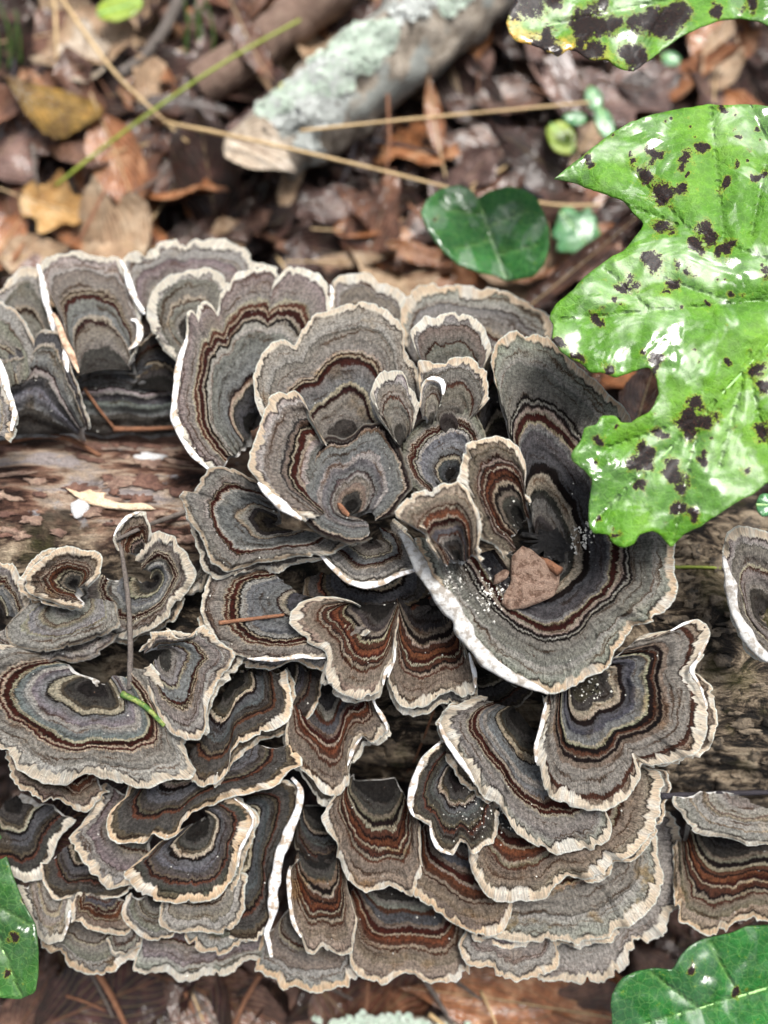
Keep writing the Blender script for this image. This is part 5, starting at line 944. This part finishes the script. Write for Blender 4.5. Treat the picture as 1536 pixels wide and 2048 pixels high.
G1 = [(1108, 357), (1140, 330), (1180, 300), (1220, 270), (1258, 245), (1300, 230), (1350, 218), (1420, 209), (1480, 208), (1536, 212), (1660, 230), (1700, 600), (1660, 940), (1600, 955), (1536, 965), (1498, 992), (1458, 1012), (1408, 1050), (1368, 1070), (1343, 1096), (1323, 1072), (1308, 1060), (1278, 1070), (1268, 1090), (1243, 1095), (1223, 1085), (1218, 1070), (1188, 1067), (1178, 1050), (1178, 1010), (1185, 960), (1168, 940), (1143, 920), (1143, 905), (1163, 880), (1168, 855), (1193, 850), (1203, 830), (1228, 830), (1243, 845), (1263, 845), (1273, 835), (1298, 825), (1310, 805), (1318, 785), (1313, 755), (1300, 735), (1283, 735), (1263, 745), (1233, 755), (1208, 745), (1183, 745), (1163, 725), (1138, 715), (1118, 700), (1103, 675), (1108, 650), (1098, 635), (1108, 615), (1128, 595), (1148, 580), (1168, 555), (1193, 535), (1218, 515), (1248, 500), (1268, 475), (1283, 460), (1288, 445), (1268, 425), (1248, 400), (1218, 390), (1188, 380), (1158, 367)]
V1 = [(1660, 560, 1290, 950), (1400, 830, 1345, 1085), (1640, 590, 1120, 640), (1500, 700, 1440, 930), (1640, 560, 1115, 358), (1450, 600, 1330, 560), (1400, 480, 1250, 330), (1450, 500, 1420, 215), (1660, 560, 1500, 210), (1300, 620, 1210, 540), (1440, 820, 1200, 900), (1330, 900, 1190, 1040), (1500, 480, 1536, 300), (1500, 760, 1536, 900)]
living_leaf('G1', G1, V1, lambda x, y: 128+(np.asarray(x)-1300)*.012+4*np.cos((np.asarray(y)-650)/260)-2, MG1, 'large wet bright green lobed leaf with many black spots over the right side', SP1, step=7, ser=2.5, seed=11, puff=1.5, wid=2.5)
G2 = [(1013, 45), (1018, 65), (1033, 82), (1068, 90), (1098, 102), (1118, 112), (1138, 97), (1163, 107), (1188, 120), (1213, 118), (1238, 135), (1268, 142), (1293, 122), (1323, 100), (1358, 75), (1398, 55), (1438, 40), (1478, 36), (1518, 42), (1536, 52), (1620, 60), (1620, -120), (1030, -120), (1022, -40), (1030, 0), (1018, 25)]
living_leaf('G2', G2, [(1620, -60, 1060, 60), (1350, -10, 1260, 130), (1500, -30, 1500, 30)], lambda x, y: 120+0*np.asarray(x), MG1, 'spotted green leaf with a yellowing brown edge cut by the top right picture edge',
            [(1030, 2, 26), (1062, 12, 26), (1100, -5, 20), (1198, 8, 18), (1170, 48, 26), (1195, 58, 20), (1225, 48, 20), (1270, 42, 16), (1300, 35, 24), (1330, 45, 22), (1355, 30, 26), (1098, 76, 14), (1080, 88, 16), (1110, 98, 12), (1160, 85, 16), (1185, 108, 18), (1265, 110, 24), (1280, 125, 14), (1438, 14, 11), (1498, 3, 14)], yellow=lambda vv, e: np.clip(1.2-e/26, 0, 1)*np.clip((1230-vv[:, 0])/60, 0, 1), step=7, seed=21)
G3 = [(841, 425), (853, 400), (883, 377), (918, 369), (943, 380), (955, 397), (978, 382), (1018, 372), (1048, 378), (1073, 395), (1088, 425), (1098, 460), (1098, 495), (1088, 530), (1068, 553), (1038, 558), (1013, 562), (988, 550), (958, 545), (918, 530), (888, 505), (868, 480), (853, 455)]
living_leaf('G3', G3, [(955, 397, 1013, 562), (965, 430, 890, 420), (985, 480, 910, 500), (975, 455, 1060, 420), (995, 510, 1075, 490)], lambda x, y: 66+np.abs(np.asarray(x)-(955+(np.asarray(y)-397)*.35))*.045, MG3, 'glossy dark green heart-shaped leaf with a folded midrib above the back row', [(870, 443, 6)], step=7, seed=31, ser=.8, puff=1.2)
G4 = [(-70, 1650), (0, 1668), (12, 1710), (28, 1760), (50, 1812), (70, 1850), (77, 1900), (76, 1950), (70, 1985), (40, 1998), (0, 1996), (-70, 1990)]
living_leaf('G4', G4, [(-70, 1700, 40, 1990), (-30, 1800, 60, 1850), (-30, 1720, 10, 1700)], lambda x, y: 74+0*np.asarray(x), MG4, 'dark green leaf entering from the left picture edge near the bottom', [(18, 1868, 9), (5, 1945, 6), (60, 1795, 4)], step=7, seed=41, ser=1.0)
G5 = [(1225, 1989), (1221, 2012), (1225, 2048), (1240, 2120), (1620, 2120), (1620, 1840), (1536, 1850), (1495, 1852), (1463, 1866), (1405, 1879), (1381, 1891), (1362, 1911), (1345, 1940), (1311, 1936), (1276, 1942), (1248, 1954), (1233, 1970)]
living_leaf('G5', G5, [(1620, 1950, 1250, 2060), (1480, 2000, 1420, 1885), (1400, 2020, 1300, 1945)], lambda x, y: 62+0*np.asarray(x), MG3, 'glossy deep green leaf in the bottom right corner below the toothed rims', [(1388, 1945, 9), (1480, 1980, 8), (1420, 1965, 4)], step=7, seed=51, ser=1.2)
def tiny(cx, cy, z, rx, ry, rot, mat, label, seed, jag=.08):
    o = wob(cx, cy, rx, ry, 26, seed, jag, rot); c, s_ = math.cos(rot), math.sin(rot)
    living_leaf('t', o, [(cx-rx*c, cy-rx*s_, cx+rx*c, cy+rx*s_)], lambda x, y: z+0*np.asarray(x), mat, label, step=7, ser=.5, seed=seed, puff=.6, wid=3)
tiny(1188, 197, 30, 26, 17, 1.2, MGS, 'topmost pale green seedling leaf in front of the litter', 61)
tiny(1150, 236, 30, 24, 14, .1, MGS, 'left pale green seedling leaf beside the yellow green leaf', 62)
tiny(1210, 248, 32, 34, 18, 1.25, MGS, 'lower right pale green seedling leaf above the big spotted leaf', 63)
tiny(1124, 275, 22, 36, 26, .9, MGY, 'yellow green oval leaf beside the cream one', 64)
tiny(1342, 118, 24, 20, 15, .3, MGS, 'single tiny green leaf just under the upper spotted leaf', 65)
tiny(1150, 460, 22, 46, 46, .9, MGS, 'pale mint green leaf right of the heart-shaped leaf', 66, .25)
tiny(240, 15, 24, 48, 26, -.3, MGY, 'bright green small leaf at the top edge left of the middle', 67)
tiny(1530, 1010, 92, 18, 24, 0, MGS, 'tiny green leaf at the right picture edge above the separate bracket', 68)
def blades(n, x0, y0, seed, label):
    rg = np.random.default_rng(seed)
    for i in range(n):
        x, y = x0+rg.uniform(-30, 30), y0+rg.uniform(-30, 30)
        pts = [(x, y, 8), (x+rg.uniform(-12, 12), y-50, 16), (x+rg.uniform(-25, 25), y-110, 24)]
        simple_stick('green_grass', pts, .9, .3, M_GREEN, label, 'grass', n=14, k=5)['group'] = 'green grass blades in the litter'
blades(5, 22, 110, 5, 'short green grass blade in the top left litter')
blades(5, 395, 110, 6, 'short green grass blade in the top left litter')
